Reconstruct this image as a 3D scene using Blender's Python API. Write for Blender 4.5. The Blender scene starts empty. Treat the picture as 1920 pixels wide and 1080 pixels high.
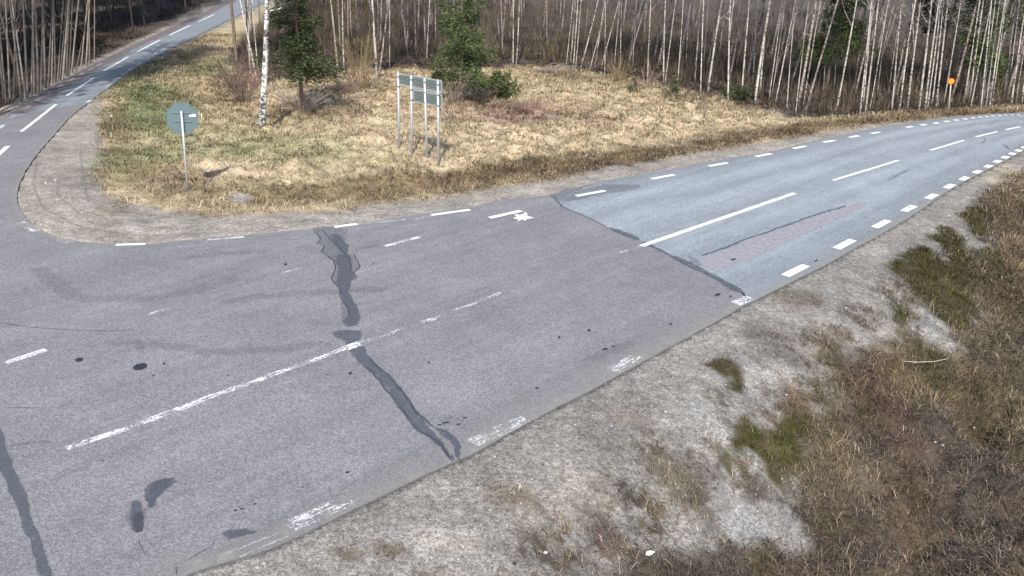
import bpy, math, random
import numpy as np
from mathutils import Matrix, Vector

random.seed(7)
rng = np.random.default_rng(7)
scene = bpy.context.scene
COL = scene.collection

# ------------------------------------------------------------------ camera, sky, sun, exposure
F, PIT, ROLL, CAMH = 1650.0, 0.385, 0.02, 6.8          # focal length in px of a 1920 px wide frame
cam_data = bpy.data.cameras.new('camera')
cam_data.sensor_width = 36.0
cam_data.lens = 36.0 * F / 1920.0
cam_data.clip_start = 0.1
cam_data.clip_end = 1500
cam = bpy.data.objects.new('camera', cam_data)
COL.objects.link(cam)
cam.matrix_world = Matrix.Translation((0, 0, CAMH)) @ Matrix.Rotation(math.pi / 2 - PIT, 4, 'X') @ Matrix.Rotation(ROLL, 4, 'Z')
scene.camera = cam

SUN_DIR = Vector((-0.04, -1.0, 1.0)).normalized()      # towards the sun
sun_el = math.asin(SUN_DIR.z)
sun_az = math.atan2(SUN_DIR.x, SUN_DIR.y)
world = bpy.data.worlds.new('World')
scene.world = world
world.use_nodes = True
wn = world.node_tree.nodes
wl = world.node_tree.links
wn.clear()
sky = wn.new('ShaderNodeTexSky')
sky.sky_type = 'NISHITA'
sky.sun_disc = False
sky.sun_elevation = sun_el
sky.sun_rotation = sun_az
sky.air_density = 1.0
sky.dust_density = 1.2
bg = wn.new('ShaderNodeBackground')
bg.inputs['Strength'].default_value = 0.145
wo = wn.new('ShaderNodeOutputWorld')
wl.new(sky.outputs[0], bg.inputs[0])
wl.new(bg.outputs[0], wo.inputs[0])
sd = bpy.data.lights.new('sun', 'SUN')
sd.energy = 3.6
sd.angle = math.radians(0.6)
sd.color = (1.0, 0.955, 0.89)
sun = bpy.data.objects.new('sun', sd)
COL.objects.link(sun)
sun.rotation_euler = (-SUN_DIR).to_track_quat('-Z', 'Y').to_euler()
scene.render.engine = 'CYCLES'
scene.view_settings.view_transform = 'Standard'
scene.view_settings.look = 'None'
scene.view_settings.exposure = 0.82
scene.view_settings.gamma = 1.0
scene.cycles.transparent_max_bounces = 16
scene.cycles.max_bounces = 6

# ------------------------------------------------------------------ survey helpers: a sight line from the mast to the ground
def rays(q):
    q = np.atleast_2d(np.asarray(q, float))
    x = q[:, 0] - 960; y = 540 - q[:, 1]
    c, s = math.cos(ROLL), math.sin(ROLL)
    X = c * x - s * y; Y = s * x + c * y
    return np.stack([X, F * math.cos(PIT) + Y * math.sin(PIT), -F * math.sin(PIT) + Y * math.cos(PIT)], 1)

def flat(q, z=0.0):
    d = rays(q)
    t = (z - CAMH) / d[:, 2]
    return d[:, :2] * t[:, None]

def sstep(a, b, x):
    t = np.clip((x - a) / (b - a), 0, 1)
    return t * t * (3 - 2 * t)

_tab = np.random.default_rng(3).random((256, 256))
def vnoise(x, y):
    xi = np.floor(x).astype(int); yi = np.floor(y).astype(int)
    fx = x - xi; fy = y - yi
    fx = fx * fx * (3 - 2 * fx); fy = fy * fy * (3 - 2 * fy)
    a = _tab[xi & 255, yi & 255]; b = _tab[(xi + 1) & 255, yi & 255]
    c = _tab[xi & 255, (yi + 1) & 255]; d = _tab[(xi + 1) & 255, (yi + 1) & 255]
    return (a * (1 - fx) + b * fx) * (1 - fy) + (c * (1 - fx) + d * fx) * fy

def fbm(x, y, sc, o=4, off=0.0):
    v = 0; a = 0.5; t = 0
    for i in range(o):
        v = v + a * vnoise(x * sc + 17.3 * i + off, y * sc - 9.1 * i + off * 1.7)
        t += a; a *= 0.5; sc *= 2.03
    return v / t

def seg_dist(P, L, closed=False):
    L = np.asarray(L, float)
    A = L; B = np.roll(L, -1, 0)
    if not closed: A = A[:-1]; B = B[:-1]
    best = np.full(len(P), 1e9)
    for a, b in zip(A, B):
        ab = b - a
        t = np.clip(((P - a) @ ab) / max(ab @ ab, 1e-9), 0, 1)
        d = np.hypot(*(P - a - t[:, None] * ab).T)
        best = np.minimum(best, d)
    return best

def inside(P, L):
    L = np.asarray(L, float)
    r = np.zeros(len(P), bool)
    x, y = P.T
    j = len(L) - 1
    for i in range(len(L)):
        xi, yi = L[i]; xj, yj = L[j]
        if yi != yj:
            c = ((yi > y) != (yj > y)) & (x < (xj - xi) * (y - yi) / (yj - yi) + xi)
            r ^= c
        j = i
    return r

def sdist(P, L):                      # positive inside
    d = seg_dist(P, L, True)
    return np.where(inside(P, L), d, -d)

# ------------------------------------------------------------------ road outlines (metres, from the survey)
NEAR = flat([(60,1200),(230,1130),(363,1073),(423,1055),(500,1031),(547,1012),(640,967),(750,913),(843,870),(890,850),(1007,783),(1130,720),(1190,687),(1280,638),(1347,600),(1407,567),
             (1467,537),(1547,497),(1613,460),(1673,427),(1727,393),(1763,367),(1815,336),(1865,312),(1905,290),(1920,281),(1965,262),(2020,244),(2080,229)])
JN = 15
FARR = flat([(1035,365),(1080,352),(1120,340),(1210,325),(1290,310),(1360,297),(1440,285),(1540,260),(1640,240),(1740,225),(1840,214),(1920,211),(1980,211),(2050,213),(2110,216)])
CORNER = flat([(1035,365),(1005,368),(967,372),(917,380),(880,388),(810,397),(740,408),(683,417),(640,422),(570,430),(500,437),(390,446),(330,452),(283,457),(240,458),(200,456),(165,454),(133,450),(108,445),(90,438),(73,428),(60,420),(48,408),(40,397),(34,384),(32,373),
               (33,360),(36,346),(40,337),(47,322),(57,307),(65,295),(75,282),(86,270),(100,255),(112,240),(125,225),(142,210),(160,197)])
EASTL = flat([(160,197),(185,177),(207,162),(240,137),(275,117),(292,107),(335,84),(400,52),(470,18),(530,-12)])
WESTL = flat([(17,214),(31,203),(47,192),(87,169),(109,156),(156,130),(200,108),(245,86),(310,56),(380,24),(440,-5)])
JOINTL = flat([(160,197),(156,197),(117,201),(87,206.5),(62,212),(39,218),(17,224)])[1:]
JOINTR = flat([(1035,365),(1053,387),(1107,410),(1143,428),(1203,452),(1240,470),(1280,490),(1347,523),(1397,552),(1407,567)])
def unit(v): return v / np.linalg.norm(v)
dm = unit(NEAR[15] - NEAR[8])
NEAR = np.vstack([NEAR[0] - dm * 45, NEAR])
JN += 1
d_end = unit(NEAR[-1] - NEAR[-3])
NEAR = np.vstack([NEAR, NEAR[-1] + d_end * 60])
FARR = np.vstack([FARR, FARR[-1] + d_end * 60])
dl = unit(EASTL[-1] - EASTL[-3])
EASTL = np.vstack([EASTL, EASTL[-1] + dl * 70]); WESTL = np.vstack([WESTL, WESTL[-1] + dl * 70])
WCORN = flat([(17,214),(-20,236),(-70,268),(-130,312),(-200,375),(-290,440)])
WCORN = np.vstack([WCORN, WCORN[-1] - dm * 45])
PINK = np.vstack([NEAR[:JN + 1], JOINTR[::-1][1:], CORNER[1:], JOINTL[:-1], flat([(17, 224)]), WCORN])
GREY = np.vstack([NEAR[JN:], FARR[::-1], JOINTR[1:-1]])
SIDE = np.vstack([EASTL, WESTL[::-1], flat([(17, 224)]), JOINTL[::-1][1:]])
BANKSIDE = np.vstack([NEAR, NEAR[-1] + np.array([60, -60]), np.array([60, -40]), np.array([-60, -60])])

MEADOW = flat([(960,344),(1035,335),(1080,315),(1135,304),(1210,295),(1272,288),(1360,276),(1440,264),(1510,250),(1580,241),(1640,230),(1715,222),(1815,212),(1920,207),(2100,208),
               (2100,196),(1900,198),(1690,209),(1570,216),(1490,213),(1420,197),(1300,172),(1200,150),(1060,128),(960,124),(815,128),(700,128),(600,135),(500,150),(440,128),(425,100),(470,55),(540,5),(520,0),
               (470,25),(400,58),(335,90),(312,107),(275,127),(240,149),(200,172),(190,220),(195,275),(175,320),(207,368),(300,375),(383,393),(483,398),(640,392),(740,378),(855,362)])
GRAVB = np.vstack([flat([(60,1200),(500,1031),(1007,783),(1407,567),(1763,367),(1920,281),(2080,229),(2080,240),(1945,285),(1885,322),(1850,350),(1835,385),(1870,440),(1800,470),(1850,560),(1800,625),(1700,600),(1650,640),(1600,700),(1500,735),(1530,815),(1515,895),(1400,965),(1270,1000),(1200,1040),(1110,1130),(700,1500)])])
WOODZ = np.vstack([flat([(520,0),(470,55),(425,100),(440,128),(500,150),(600,135),(700,128),(815,128),(960,124),(1060,128),(1200,150),(1300,172),(1420,197),(1490,213),(1570,216),(1690,209),(1900,198),(2100,196)]), np.array([[95, 70], [95, 125], [-35, 125]])])
WESTF = np.vstack([WCORN[::-1][1:], WESTL, WESTL[-1] + np.array([-60, 0]), np.array([-150, 60]), np.array([-120, 5])])

# ------------------------------------------------------------------ terrain height
def height(P):
    P = np.atleast_2d(P)
    x, y = P.T
    ins = inside(P, PINK) | inside(P, GREY) | inside(P, SIDE)
    dn = seg_dist(P, NEAR)
    bank = inside(P, BANKSIDE) & ~ins
    do = np.minimum(np.minimum(seg_dist(P, FARR), seg_dist(P, CORNER)), np.minimum(np.minimum(seg_dist(P, EASTL), seg_dist(P, WESTL)), seg_dist(P, WCORN)))
    nb = fbm(x, y, 0.9, 4) - 0.5
    nf = fbm(x, y, 3.1, 3, 5.0) - 0.5
    nt = fbm(x, y, 2.3, 2, 33.0) - 0.5
    hb = -0.012 - 0.75 * sstep(1.0, 4.4, dn) - 0.25 * sstep(3.6, 4.9, dn) + 0.75 * sstep(5.0, 8.0, dn) + (nb * 0.35 + nf * 0.16) * sstep(1.2, 4, dn) + nt * .46 * sstep(2.5, 5, dn) + (fbm(x, y, 6.5, 2, 88.) - .5) * .20 * sstep(2.2, 4.5, dn) - .28 * np.exp(-((dn - 4.9) / .5) ** 2) * sstep(.5, .7, fbm(x, y, .7, 2, 71.))
    hm = -0.014 + (-0.16 * sstep(1.2, 3.0, do) + 0.12 * sstep(4, 8, do)) + (nb * 0.42 + nf * 0.22 + nt * .34) * sstep(1.3, 5.0, do)
    for (cx, cy, a_, b_, rt, dp) in ((8.45, 13.65, .75, .28, .75, .45), (7.0, 12.2, .7, .22, .7, .3), (5.4, 11.1, .9, .22, .6, .18)):
        c_, s_ = math.cos(rt), math.sin(rt)
        u_ = ((x - cx) * c_ + (y - cy) * s_) / a_; w_ = (-(x - cx) * s_ + (y - cy) * c_) / b_
        hb = hb - dp * np.exp(-(u_ * u_ + w_ * w_))
    h = np.where(bank, hb, hm)
    h = np.where(ins, -0.06, h)
    return h

def ground(q):
    q = np.atleast_2d(q)
    z = np.zeros(len(q)); d = rays(q)
    for i in range(9):
        t = (z - CAMH) / d[:, 2]
        P = d[:, :2] * t[:, None]
        zn = height(P)
        z = z * 0.35 + zn * 0.65
    return np.column_stack([P, zn])

def gp1(x, y):
    return Vector(ground([(x, y)])[0])

# ------------------------------------------------------------------ ground cover: what grows or lies where
GRAVEL, STRAW, GREEN, BROWN, RED, FLOOR, HEATH, MOSS, OLIVE, PALE, SAND, RUST = range(12)
ALB = np.array([(.192,.178,.158),(.425,.338,.222),(.165,.178,.088),(.150,.105,.060),(.25,.165,.125),(.075,.060,.049),(.100,.082,.068),(.064,.060,.020),(.125,.103,.064),(.225,.217,.204),(.252,.224,.188),(.112,.076,.056)])
def ell(cx, cy, a, b):
    c = flat([(cx, cy)])[0]
    A = flat([(cx + a[0], cy + a[1])])[0] - c
    B = flat([(cx + b[0], cy + b[1])])[0] - c
    return c, np.linalg.inv(np.column_stack([A, B]))
PATCH = [  # centre, axes, kind, strength
 (285,190,(75,0),(0,75),GREEN,.95),(240,130,(60,-20),(10,20),GREEN,.6),(395,262,(120,0),(0,38),GREEN,.5),(560,285,(150,5),(0,25),GREEN,.55),(395,120,(60,0),(0,22),GREEN,.75),
 (240,300,(60,-5),(0,40),GREEN,.55),(620,340,(200,-12),(0,24),GREEN,.35),(330,330,(110,0),(0,32),BROWN,.6),(215,230,(25,0),(0,45),BROWN,.5),
 (700,345,(330,-28),(4,28),BROWN,.8),(1000,312,(200,-25),(4,22),BROWN,.85),(1250,280,(180,-28),(4,14),BROWN,.85),(1450,250,(160,-22),(4,11),BROWN,.9),(1620,226,(170,-12),(2,8),BROWN,.9),(1800,208,(200,-3),(2,6),BROWN,.8),
 (980,212,(110,0),(4,20),RED,.85),(1120,225,(70,0),(4,10),RED,.5),(860,215,(80,0),(4,22),RED,.35),(540,215,(130,0),(0,22),BROWN,.35),(430,160,(55,0),(0,30),BROWN,.6),(650,175,(60,0),(0,20),RED,.4),
 (1250,262,(260,-30),(4,12),OLIVE,.35),(1130,150,(110,8),(0,9),OLIVE,.55),(1330,185,(130,14),(0,8),OLIVE,.5),(600,212,(90,0),(0,12),FLOOR,.35),(870,192,(90,0),(0,10),FLOOR,.4),(480,110,(50,0),(0,30),FLOOR,.3),
 (450,362,(28,0),(0,8),PALE,.9),(110,390,(80,30),(0,40),SAND,.45),(300,425,(180,15),(0,20),SAND,.4),
 # bank
 (1650,690,(48,52),(34,-28),RUST,.9),(1710,735,(30,30),(20,-16),RUST,.5),(1500,750,(26,26),(16,-12),RUST,.7),(1140,975,(30,20),(14,-14),RUST,.6),(1060,1065,(40,12),(14,-10),RUST,.4),(1870,770,(22,-50),(26,22),HEATH,.8),(1770,862,(50,-20),(14,16),HEATH,.6),(1650,905,(70,-24),(10,12),FLOOR,.5),
(1672,645,(34,24),(24,-18),BROWN,.7),(1500,735,(30,30),(18,-14),BROWN,.8),
 (1440,880,(34,20),(12,-14),HEATH,.8),(1550,850,(50,70),(24,-20),OLIVE,.7),(1640,800,(60,90),(30,-24),HEATH,.5),
 (1270,872,(60,26),(20,-22),OLIVE,.5),(1340,890,(45,40),(20,-20),HEATH,.35),(965,930,(50,14),(14,-18),BROWN,.45),(1120,960,(48,30),(14,-16),HEATH,.5),(1010,990,(40,16),(12,-12),OLIVE,.35),
 (1130,1040,(60,16),(20,-20),HEATH,.5),(650,1035,(40,8),(10,-12),BROWN,.5),(730,1030,(34,8),(10,-12),BROWN,.5),(1180,785,(46,18),(14,-12),BROWN,.25),(1440,640,(50,30),(22,-16),HEATH,.35),(1560,640,(40,40),(18,-16),BROWN,.45),
 (1500,560,(40,14),(18,-14),BROWN,.35),(1560,715,(40,20),(18,-16),OLIVE,.5),(1900,620,(60,60),(20,-30),OLIVE,.6),(1850,1000,(120,60),(30,-40),OLIVE,.45),(1540,1010,(90,30),(20,-26),BROWN,.3),(1700,1040,(80,20),(20,-20),OLIVE,.5),
 (1890,690,(60,60),(30,-30),OLIVE,.5),(1740,850,(40,40),(30,-30),BROWN,.4),(1460,905,(55,18),(20,-18),PALE,.7),(1390,900,(40,22),(18,-18),PALE,.7),(1330,770,(40,20),(18,-18),PALE,.5),(1760,585,(40,30),(14,-10),PALE,.6),
 (1400,700,(60,26),(20,-20),PALE,.4),(1820,445,(30,24),(8,-6),PALE,.5),(1100,900,(50,20),(14,-16),SAND,.7),(1060,935,(50,18),(14,-16),SAND,.6),(830,1010,(60,12),(14,-14),SAND,.6),(1400,930,(30,10),(10,-10),PALE,.7),
 (1895,340,(40,30),(20,-20),STRAW,.35),(1905,420,(40,50),(14,-20),BROWN,.5),
]
MOSSP = [([(1672,500),(1690,488),(1708,492),(1700,476),(1712,468),(1730,472),(1728,462),(1745,465),(1765,478),(1790,500),(1815,520),(1830,532),(1828,548),(1822,575),(1815,588),(1795,582),(1768,566),(1740,548),(1712,528),(1690,512)], 1),
 ([(1755,442),(1775,428),(1790,436),(1805,458),(1822,482),(1830,505),(1820,522),(1800,505),(1782,480),(1768,458)], .95),
 ([(1800,400),(1812,388),(1830,384),(1846,392),(1858,404),(1858,426),(1842,434),(1822,428)], 1), ([(1842,462),(1858,454),(1878,462),(1896,482),(1892,496),(1870,494),(1852,484)], .95),
 ([(1336,682),(1348,674),(1368,676),(1384,690),(1382,700),(1362,702),(1346,694)], 1), ([(1374,714),(1384,708),(1392,716),(1388,726),(1378,724)], .9),
 ([(1372,790),(1385,776),(1402,768),(1425,776),(1440,790),(1462,772),(1480,752),(1505,738),(1520,748),(1518,775),(1500,782),(1512,800),(1530,812),(1508,820),(1490,838),(1484,862),(1460,862),(1440,842),(1430,818),(1408,810),(1382,830),(1372,848),(1350,838),(1340,824),(1362,812)], 1),
 ([(1680,560),(1700,562),(1708,580),(1702,592),(1686,584)], .8), ([(1722,598),(1745,610),(1776,632),(1780,655),(1760,668),(1738,650),(1726,625)], .75), ([(1630,690),(1650,700),(1660,730),(1640,738),(1622,715)], .6),
 ([(1410,955),(1440,948),(1480,958),(1470,985),(1430,990),(1408,975)], .65), ([(1545,650),(1570,640),(1582,656),(1575,672),(1556,668)], .5), ([(1260,855),(1290,850),(1305,870),(1280,882),(1262,872)], .4), ([(1335,905),(1352,918),(1348,932),(1332,925)], .5), ([(1640,860),(1652,875),(1645,890),(1636,880)], .4)]
MOSSP = [(flat(p), k) for p, k in MOSSP]
PATCH = [(ell(a, b, c, d), k, s) for a, b, c, d, k, s in PATCH]

def cover(P):
    """weights of the ground kinds at points, (N,11)"""
    x, y = P.T
    W = np.zeros((len(P), 12))
    n1 = fbm(x, y, 0.55, 4, 2.0); n2 = fbm(x, y, 2.4, 4, 8.0); n3 = fbm(x, y, 7.5, 3, 4.0)
    wob = (n1 - .5) * 1.2 + (n2 - .5) * 0.9 + (n3 - .5) * .5
    bank = inside(P, BANKSIDE)
    sm = sdist(P, MEADOW)
    mead = sstep(-.25, .25, sm + wob * .55) * ~bank
    dn = seg_dist(P, NEAR)
    gb = sstep(-.2, .25, sdist(P, GRAVB) + wob * .7) * bank
    gb = np.maximum(gb, bank * (1 - sstep(.5, 1.3, dn + wob * .3)))
    do = np.minimum(np.minimum(seg_dist(P, FARR), seg_dist(P, CORNER)), np.minimum(np.minimum(seg_dist(P, EASTL), seg_dist(P, WESTL)), seg_dist(P, WCORN)))
    west = inside(P, WESTF)
    shoulder = (~bank) * (1 - mead) * np.where(west, 1 - sstep(.3, .8, do + wob * .3), 1 - sstep(4.5, 6.0, do))
    wd = sstep(-.2, .3, sdist(P, WOODZ))
    shoulder = shoulder * (1 - wd)
    far = (~bank) * (1 - mead) * (1 - shoulder)
    W[:, GRAVEL] = shoulder * .35 + gb; W[:, SAND] = shoulder * .65
    gr = sstep(.46, .62, n2)
    W[:, STRAW] = mead * (1 - .25 * gr)
    W[:, GREEN] = mead * .25 * gr
    W[:, FLOOR] = far
    rest = bank * (1 - gb)
    W[:, HEATH] = rest * (1 - sstep(.4, .62, n1)) * .85
    W[:, OLIVE] = rest * sstep(.4, .62, n1) * .7
    W[:, BROWN] = rest - W[:, HEATH] - W[:, OLIVE]
    # sparse low growth creeping into the bank gravel, more of it away from the asphalt
    n4 = fbm(x, y, 4.2, 2, 14.0); n5 = fbm(x, y, 11.0, 2, 19.0)
    cr = gb * sstep(.52, .60, n1 * .18 + n4 * .42 + n5 * .40 + .085 * sstep(1.0, 4.5, dn) - .02) * sstep(.7, 2.0, dn) * .85
    W[:, GRAVEL] -= cr * W[:, GRAVEL]
    q_ = sstep(.35, .65, n2); W[:, BROWN] += cr * .6 * q_; W[:, OLIVE] += cr * .4 * q_; W[:, HEATH] += cr * (1 - q_)
    for (c, M), k, s in PATCH:
        d = (P - c) @ M.T
        r = np.hypot(*d.T)
        lim = (bank if c[0] > 1e9 else True)
        sharp = k in (MOSS, PALE)
        a = s * (sstep(1.25, .85, r + wob * .8) if sharp else sstep(1.5, .4, r + wob * .9))
        if k == MOSS: a = a * (.65 + .35 * sstep(.35, .5, n3))
        a = a * np.where(W[:, FLOOR] > .5, .3, 1)
        W *= (1 - a)[:, None]
        W[:, k] += a
    near_ = bank & (dn < 12) & (P[:, 0] > 0) & (P[:, 1] > 4)
    for poly, k in MOSSP:
        idx = np.where(near_)[0]
        if len(idx) == 0: break
        a = k * sstep(-.12, .06, sdist(P[idx], poly) + wob[idx] * .34)
        mm = .72 + .28 * sstep(.42, .56, fbm(P[idx, 0], P[idx, 1], 5.5, 3, 61.))
        W[idx] *= (1 - a)[:, None]; W[idx, MOSS] += a * mm; W[idx, HEATH] += a * (1 - mm) * .7; W[idx, RED] += a * (1 - mm) * .3
    W /= W.sum(1, keepdims=True) + 1e-9
    return W, dn, do, bank

def albedo(W, P, jit=None):
    c = W @ ALB
    n = fbm(P[:, 0], P[:, 1], 1.3, 4, 11.0); m = fbm(P[:, 0], P[:, 1], 5.0, 3, 21.0)
    c = c * (0.42 + 0.62 * n + 0.52 * m)[:, None]
    return c

# ------------------------------------------------------------------ materials
def new_mat(name):
    m = bpy.data.materials.new(name)
    m.use_nodes = True
    nt = m.node_tree
    return m, nt, nt.nodes['Principled BSDF']

def N(nt, t, **kw):
    n = nt.nodes.new(t)
    for k, v in kw.items():
        if k in n.inputs: n.inputs[k].default_value = v
        else: setattr(n, k, v)
    return n

def L(nt, a, b): nt.links.new(a, b)

def ramp(nt, fac, stops):
    r = N(nt, 'ShaderNodeValToRGB')
    e = r.color_ramp.elements
    while len(e) < len(stops): e.new(0.5)
    for i, (p, c) in enumerate(stops):
        e[i].position = p
        e[i].color = (c, c, c, 1) if not hasattr(c, '__len__') else (*c, 1)
    L(nt, fac, r.inputs[0])
    return r.outputs[0]

def noise(nt, vec, scale, detail=4, rough=.6, dist=0.0):
    n = N(nt, 'ShaderNodeTexNoise', Scale=scale, Detail=detail, Roughness=rough, Distortion=dist)
    L(nt, vec, n.inputs['Vector'])
    return n.outputs['Fac']

def mapping(nt, vec, scale=(1, 1, 1), rot=0.0, loc=(0, 0, 0)):
    m = N(nt, 'ShaderNodeMapping')
    m.inputs['Scale'].default_value = scale
    m.inputs['Rotation'].default_value = (0, 0, rot)
    m.inputs['Location'].default_value = loc
    L(nt, vec, m.inputs['Vector'])
    return m.outputs[0]

def mixc(nt, fac, a, b, mode='MIX'):
    m = N(nt, 'ShaderNodeMix', data_type='RGBA', blend_type=mode)
    for s, v in ((m.inputs[0], fac), (m.inputs[6], a), (m.inputs[7], b)):
        if isinstance(v, (int, float)): s.default_value = v
        elif isinstance(v, tuple): s.default_value = (*v, 1)
        else: L(nt, v, s)
    return m.outputs[2]

def math_(nt, op, a, b=None, c=None):
    m = N(nt, 'ShaderNodeMath', operation=op)
    for i, v in enumerate((a, b, c)):
        if v is None: continue
        if isinstance(v, (int, float)): m.inputs[i].default_value = v
        else: L(nt, v, m.inputs[i])
    return m.outputs[0]

def bump(nt, b, h, strength, dist):
    n = N(nt, 'ShaderNodeBump', Strength=strength, Distance=dist)
    L(nt, h, n.inputs['Height'])
    L(nt, n.outputs[0], b.inputs['Normal'])

ROT = -math.atan2(dm[1], dm[0])          # turns world x into "along the main road"

def mat_ground():
    m, nt, b = new_mat('ground_cover')
    at = N(nt, 'ShaderNodeAttribute', attribute_name='Col')
    gr = N(nt, 'ShaderNodeAttribute', attribute_name='grit')
    co = N(nt, 'ShaderNodeNewGeometry').outputs['Position']
    v = N(nt, 'ShaderNodeTexVoronoi', Scale=40.0); L(nt, co, v.inputs['Vector'])
    v2 = N(nt, 'ShaderNodeTexVoronoi', Scale=95.0); L(nt, co, v2.inputs['Vector'])
    n1 = noise(nt, co, 38, 6, .85); n2 = noise(nt, co, 9, 4, .6); n3 = noise(nt, co, 1.4, 4, .6)
    sep = N(nt, 'ShaderNodeSeparateColor'); L(nt, v.outputs['Color'], sep.inputs[0])
    sep2 = N(nt, 'ShaderNodeSeparateColor'); L(nt, v2.outputs['Color'], sep2.inputs[0])
    g = math_(nt, 'ADD', math_(nt, 'MULTIPLY', sep.outputs[0], .75), math_(nt, 'MULTIPLY', sep2.outputs[0], .55))
    g = math_(nt, 'ADD', g, math_(nt, 'MULTIPLY', n1, .5))
    gf = ramp(nt, math_(nt, 'MULTIPLY', g, .55), [(.15, .42), (.42, .96), (.85, 1.7)])
    sp = noise(nt, co, 14, 5, .75)
    gf = mixc(nt, ramp(nt, sp, [(.54, 0.0), (.64, .8)]), gf, (.52, .45, .36))
    gf = mixc(nt, 1.0, gf, ramp(nt, noise(nt, co, 2.7, 4, .6), [(.35, .86), (.65, 1.1)]), 'MULTIPLY')
    sf = ramp(nt, n1, [(.28, .35), (.5, .95), (.72, 1.75)])
    f = mixc(nt, gr.outputs['Fac'], sf, gf)
    c = mixc(nt, 1.0, at.outputs['Color'], f, 'MULTIPLY')
    c = mixc(nt, 1.0, c, ramp(nt, n2, [(.3, .74), (.7, 1.25)]), 'MULTIPLY')
    c = mixc(nt, 1.0, c, ramp(nt, n3, [(.3, .86), (.7, 1.12)]), 'MULTIPLY')
    L(nt, c, b.inputs['Base Color'])
    b.inputs['Roughness'].default_value = .95
    b.inputs['Specular IOR Level'].default_value = .1
    hh = math_(nt, 'ADD', math_(nt, 'MULTIPLY', v.outputs['Distance'], -1.0), math_(nt, 'MULTIPLY', n1, 1.2))
    bump(nt, b, hh, .35, .012)
    return m

def mat_asphalt(name, base, tint, coarse, tracks=None, blot=.16):
    m, nt, b = new_mat(name)
    co = N(nt, 'ShaderNodeNewGeometry').outputs['Position']
    v = N(nt, 'ShaderNodeTexVoronoi', Scale=38.0); L(nt, co, v.inputs['Vector'])
    v2 = N(nt, 'ShaderNodeTexVoronoi', Scale=80.0); L(nt, co, v2.inputs['Vector'])
    s1 = N(nt, 'ShaderNodeSeparateColor'); L(nt, v.outputs['Color'], s1.inputs[0])
    s2 = N(nt, 'ShaderNodeSeparateColor'); L(nt, v2.outputs['Color'], s2.inputs[0])
    g = math_(nt, 'ADD', math_(nt, 'MULTIPLY', s1.outputs[0], .6), math_(nt, 'MULTIPLY', s2.outputs[1], .6))
    gf = ramp(nt, g, [(.05, 1 - coarse * .62), (.55, 1.0), (1.0, 1 + coarse * .95)])
    nb = noise(nt, co, .55, 5, .62)
    nm = noise(nt, co, 3.2, 4, .6)
    al = mapping(nt, co, (1, 1, 1), ROT)
    st = noise(nt, mapping(nt, al, (.09, 1.5, 1)), 1.0, 4, .65)
    st2 = noise(nt, mapping(nt, al, (.35, 7.0, 1)), 1.0, 4, .7)
    c = mixc(nt, ramp(nt, nb, [(.35, 0.0), (.68, 1.0)]), base, tint)
    c = mixc(nt, 1.0, c, gf, 'MULTIPLY')
    c = mixc(nt, 1.0, c, ramp(nt, nb, [(.25, 1 - blot), (.75, 1 + blot)]), 'MULTIPLY')
    c = mixc(nt, 1.0, c, ramp(nt, nm, [(.25, .93), (.75, 1.07)]), 'MULTIPLY')
    c = mixc(nt, 1.0, c, ramp(nt, st, [(.3, .86), (.55, 1.02), (.75, 1.08)]), 'MULTIPLY')
    c = mixc(nt, 1.0, c, ramp(nt, st2, [(.3, .955), (.7, 1.045)]), 'MULTIPLY')
    if tracks:
        uv = N(nt, 'ShaderNodeUVMap').outputs[0]
        sp = N(nt, 'ShaderNodeSeparateXYZ'); L(nt, uv, sp.inputs[0])
        wv = math_(nt, 'ADD', sp.outputs[0], math_(nt, 'MULTIPLY', math_(nt, 'SUBTRACT', noise(nt, co, .35, 3, .5), .5), .05))
        c = mixc(nt, 1.0, c, ramp(nt, wv, tracks), 'MULTIPLY')
    L(nt, c, b.inputs['Base Color'])
    b.inputs['Roughness'].default_value = .88
    b.inputs['Specular IOR Level'].default_value = .25
    bump(nt, b, math_(nt, 'MULTIPLY', v.outputs['Distance'], -1.0), .55 * coarse + .12, .012)
    return m

def mat_paint(name, wear, thin=0.0, col=(.80, .80, .79)):
    m, nt, b = new_mat(name)
    uv = N(nt, 'ShaderNodeUVMap').outputs[0]
    co = N(nt, 'ShaderNodeNewGeometry').outputs['Position']
    n1 = noise(nt, co, 26, 5, .75, .3)
    n2 = noise(nt, mapping(nt, uv, (2.0, 42, 1)), 1.0, 4, .7)
    n3 = noise(nt, co, 3.0, 3, .6)
    t = math_(nt, 'ADD', math_(nt, 'MULTIPLY', n1, .38), math_(nt, 'ADD', math_(nt, 'MULTIPLY', n2, .47), math_(nt, 'MULTIPLY', n3, .2)))
    a = ramp(nt, t, [(max(0, wear - .035), 0.0), (wear + .035, 1.0)])
    L(nt, a, b.inputs['Alpha'])
    c = mixc(nt, 1.0, (col[0], col[1], col[2]), ramp(nt, noise(nt, co, 60, 3, .6), [(.3, .85), (.6, 1.0)]), 'MULTIPLY')
    L(nt, c, b.inputs['Base Color'])
    b.inputs['Roughness'].default_value = .7
    return m

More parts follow.
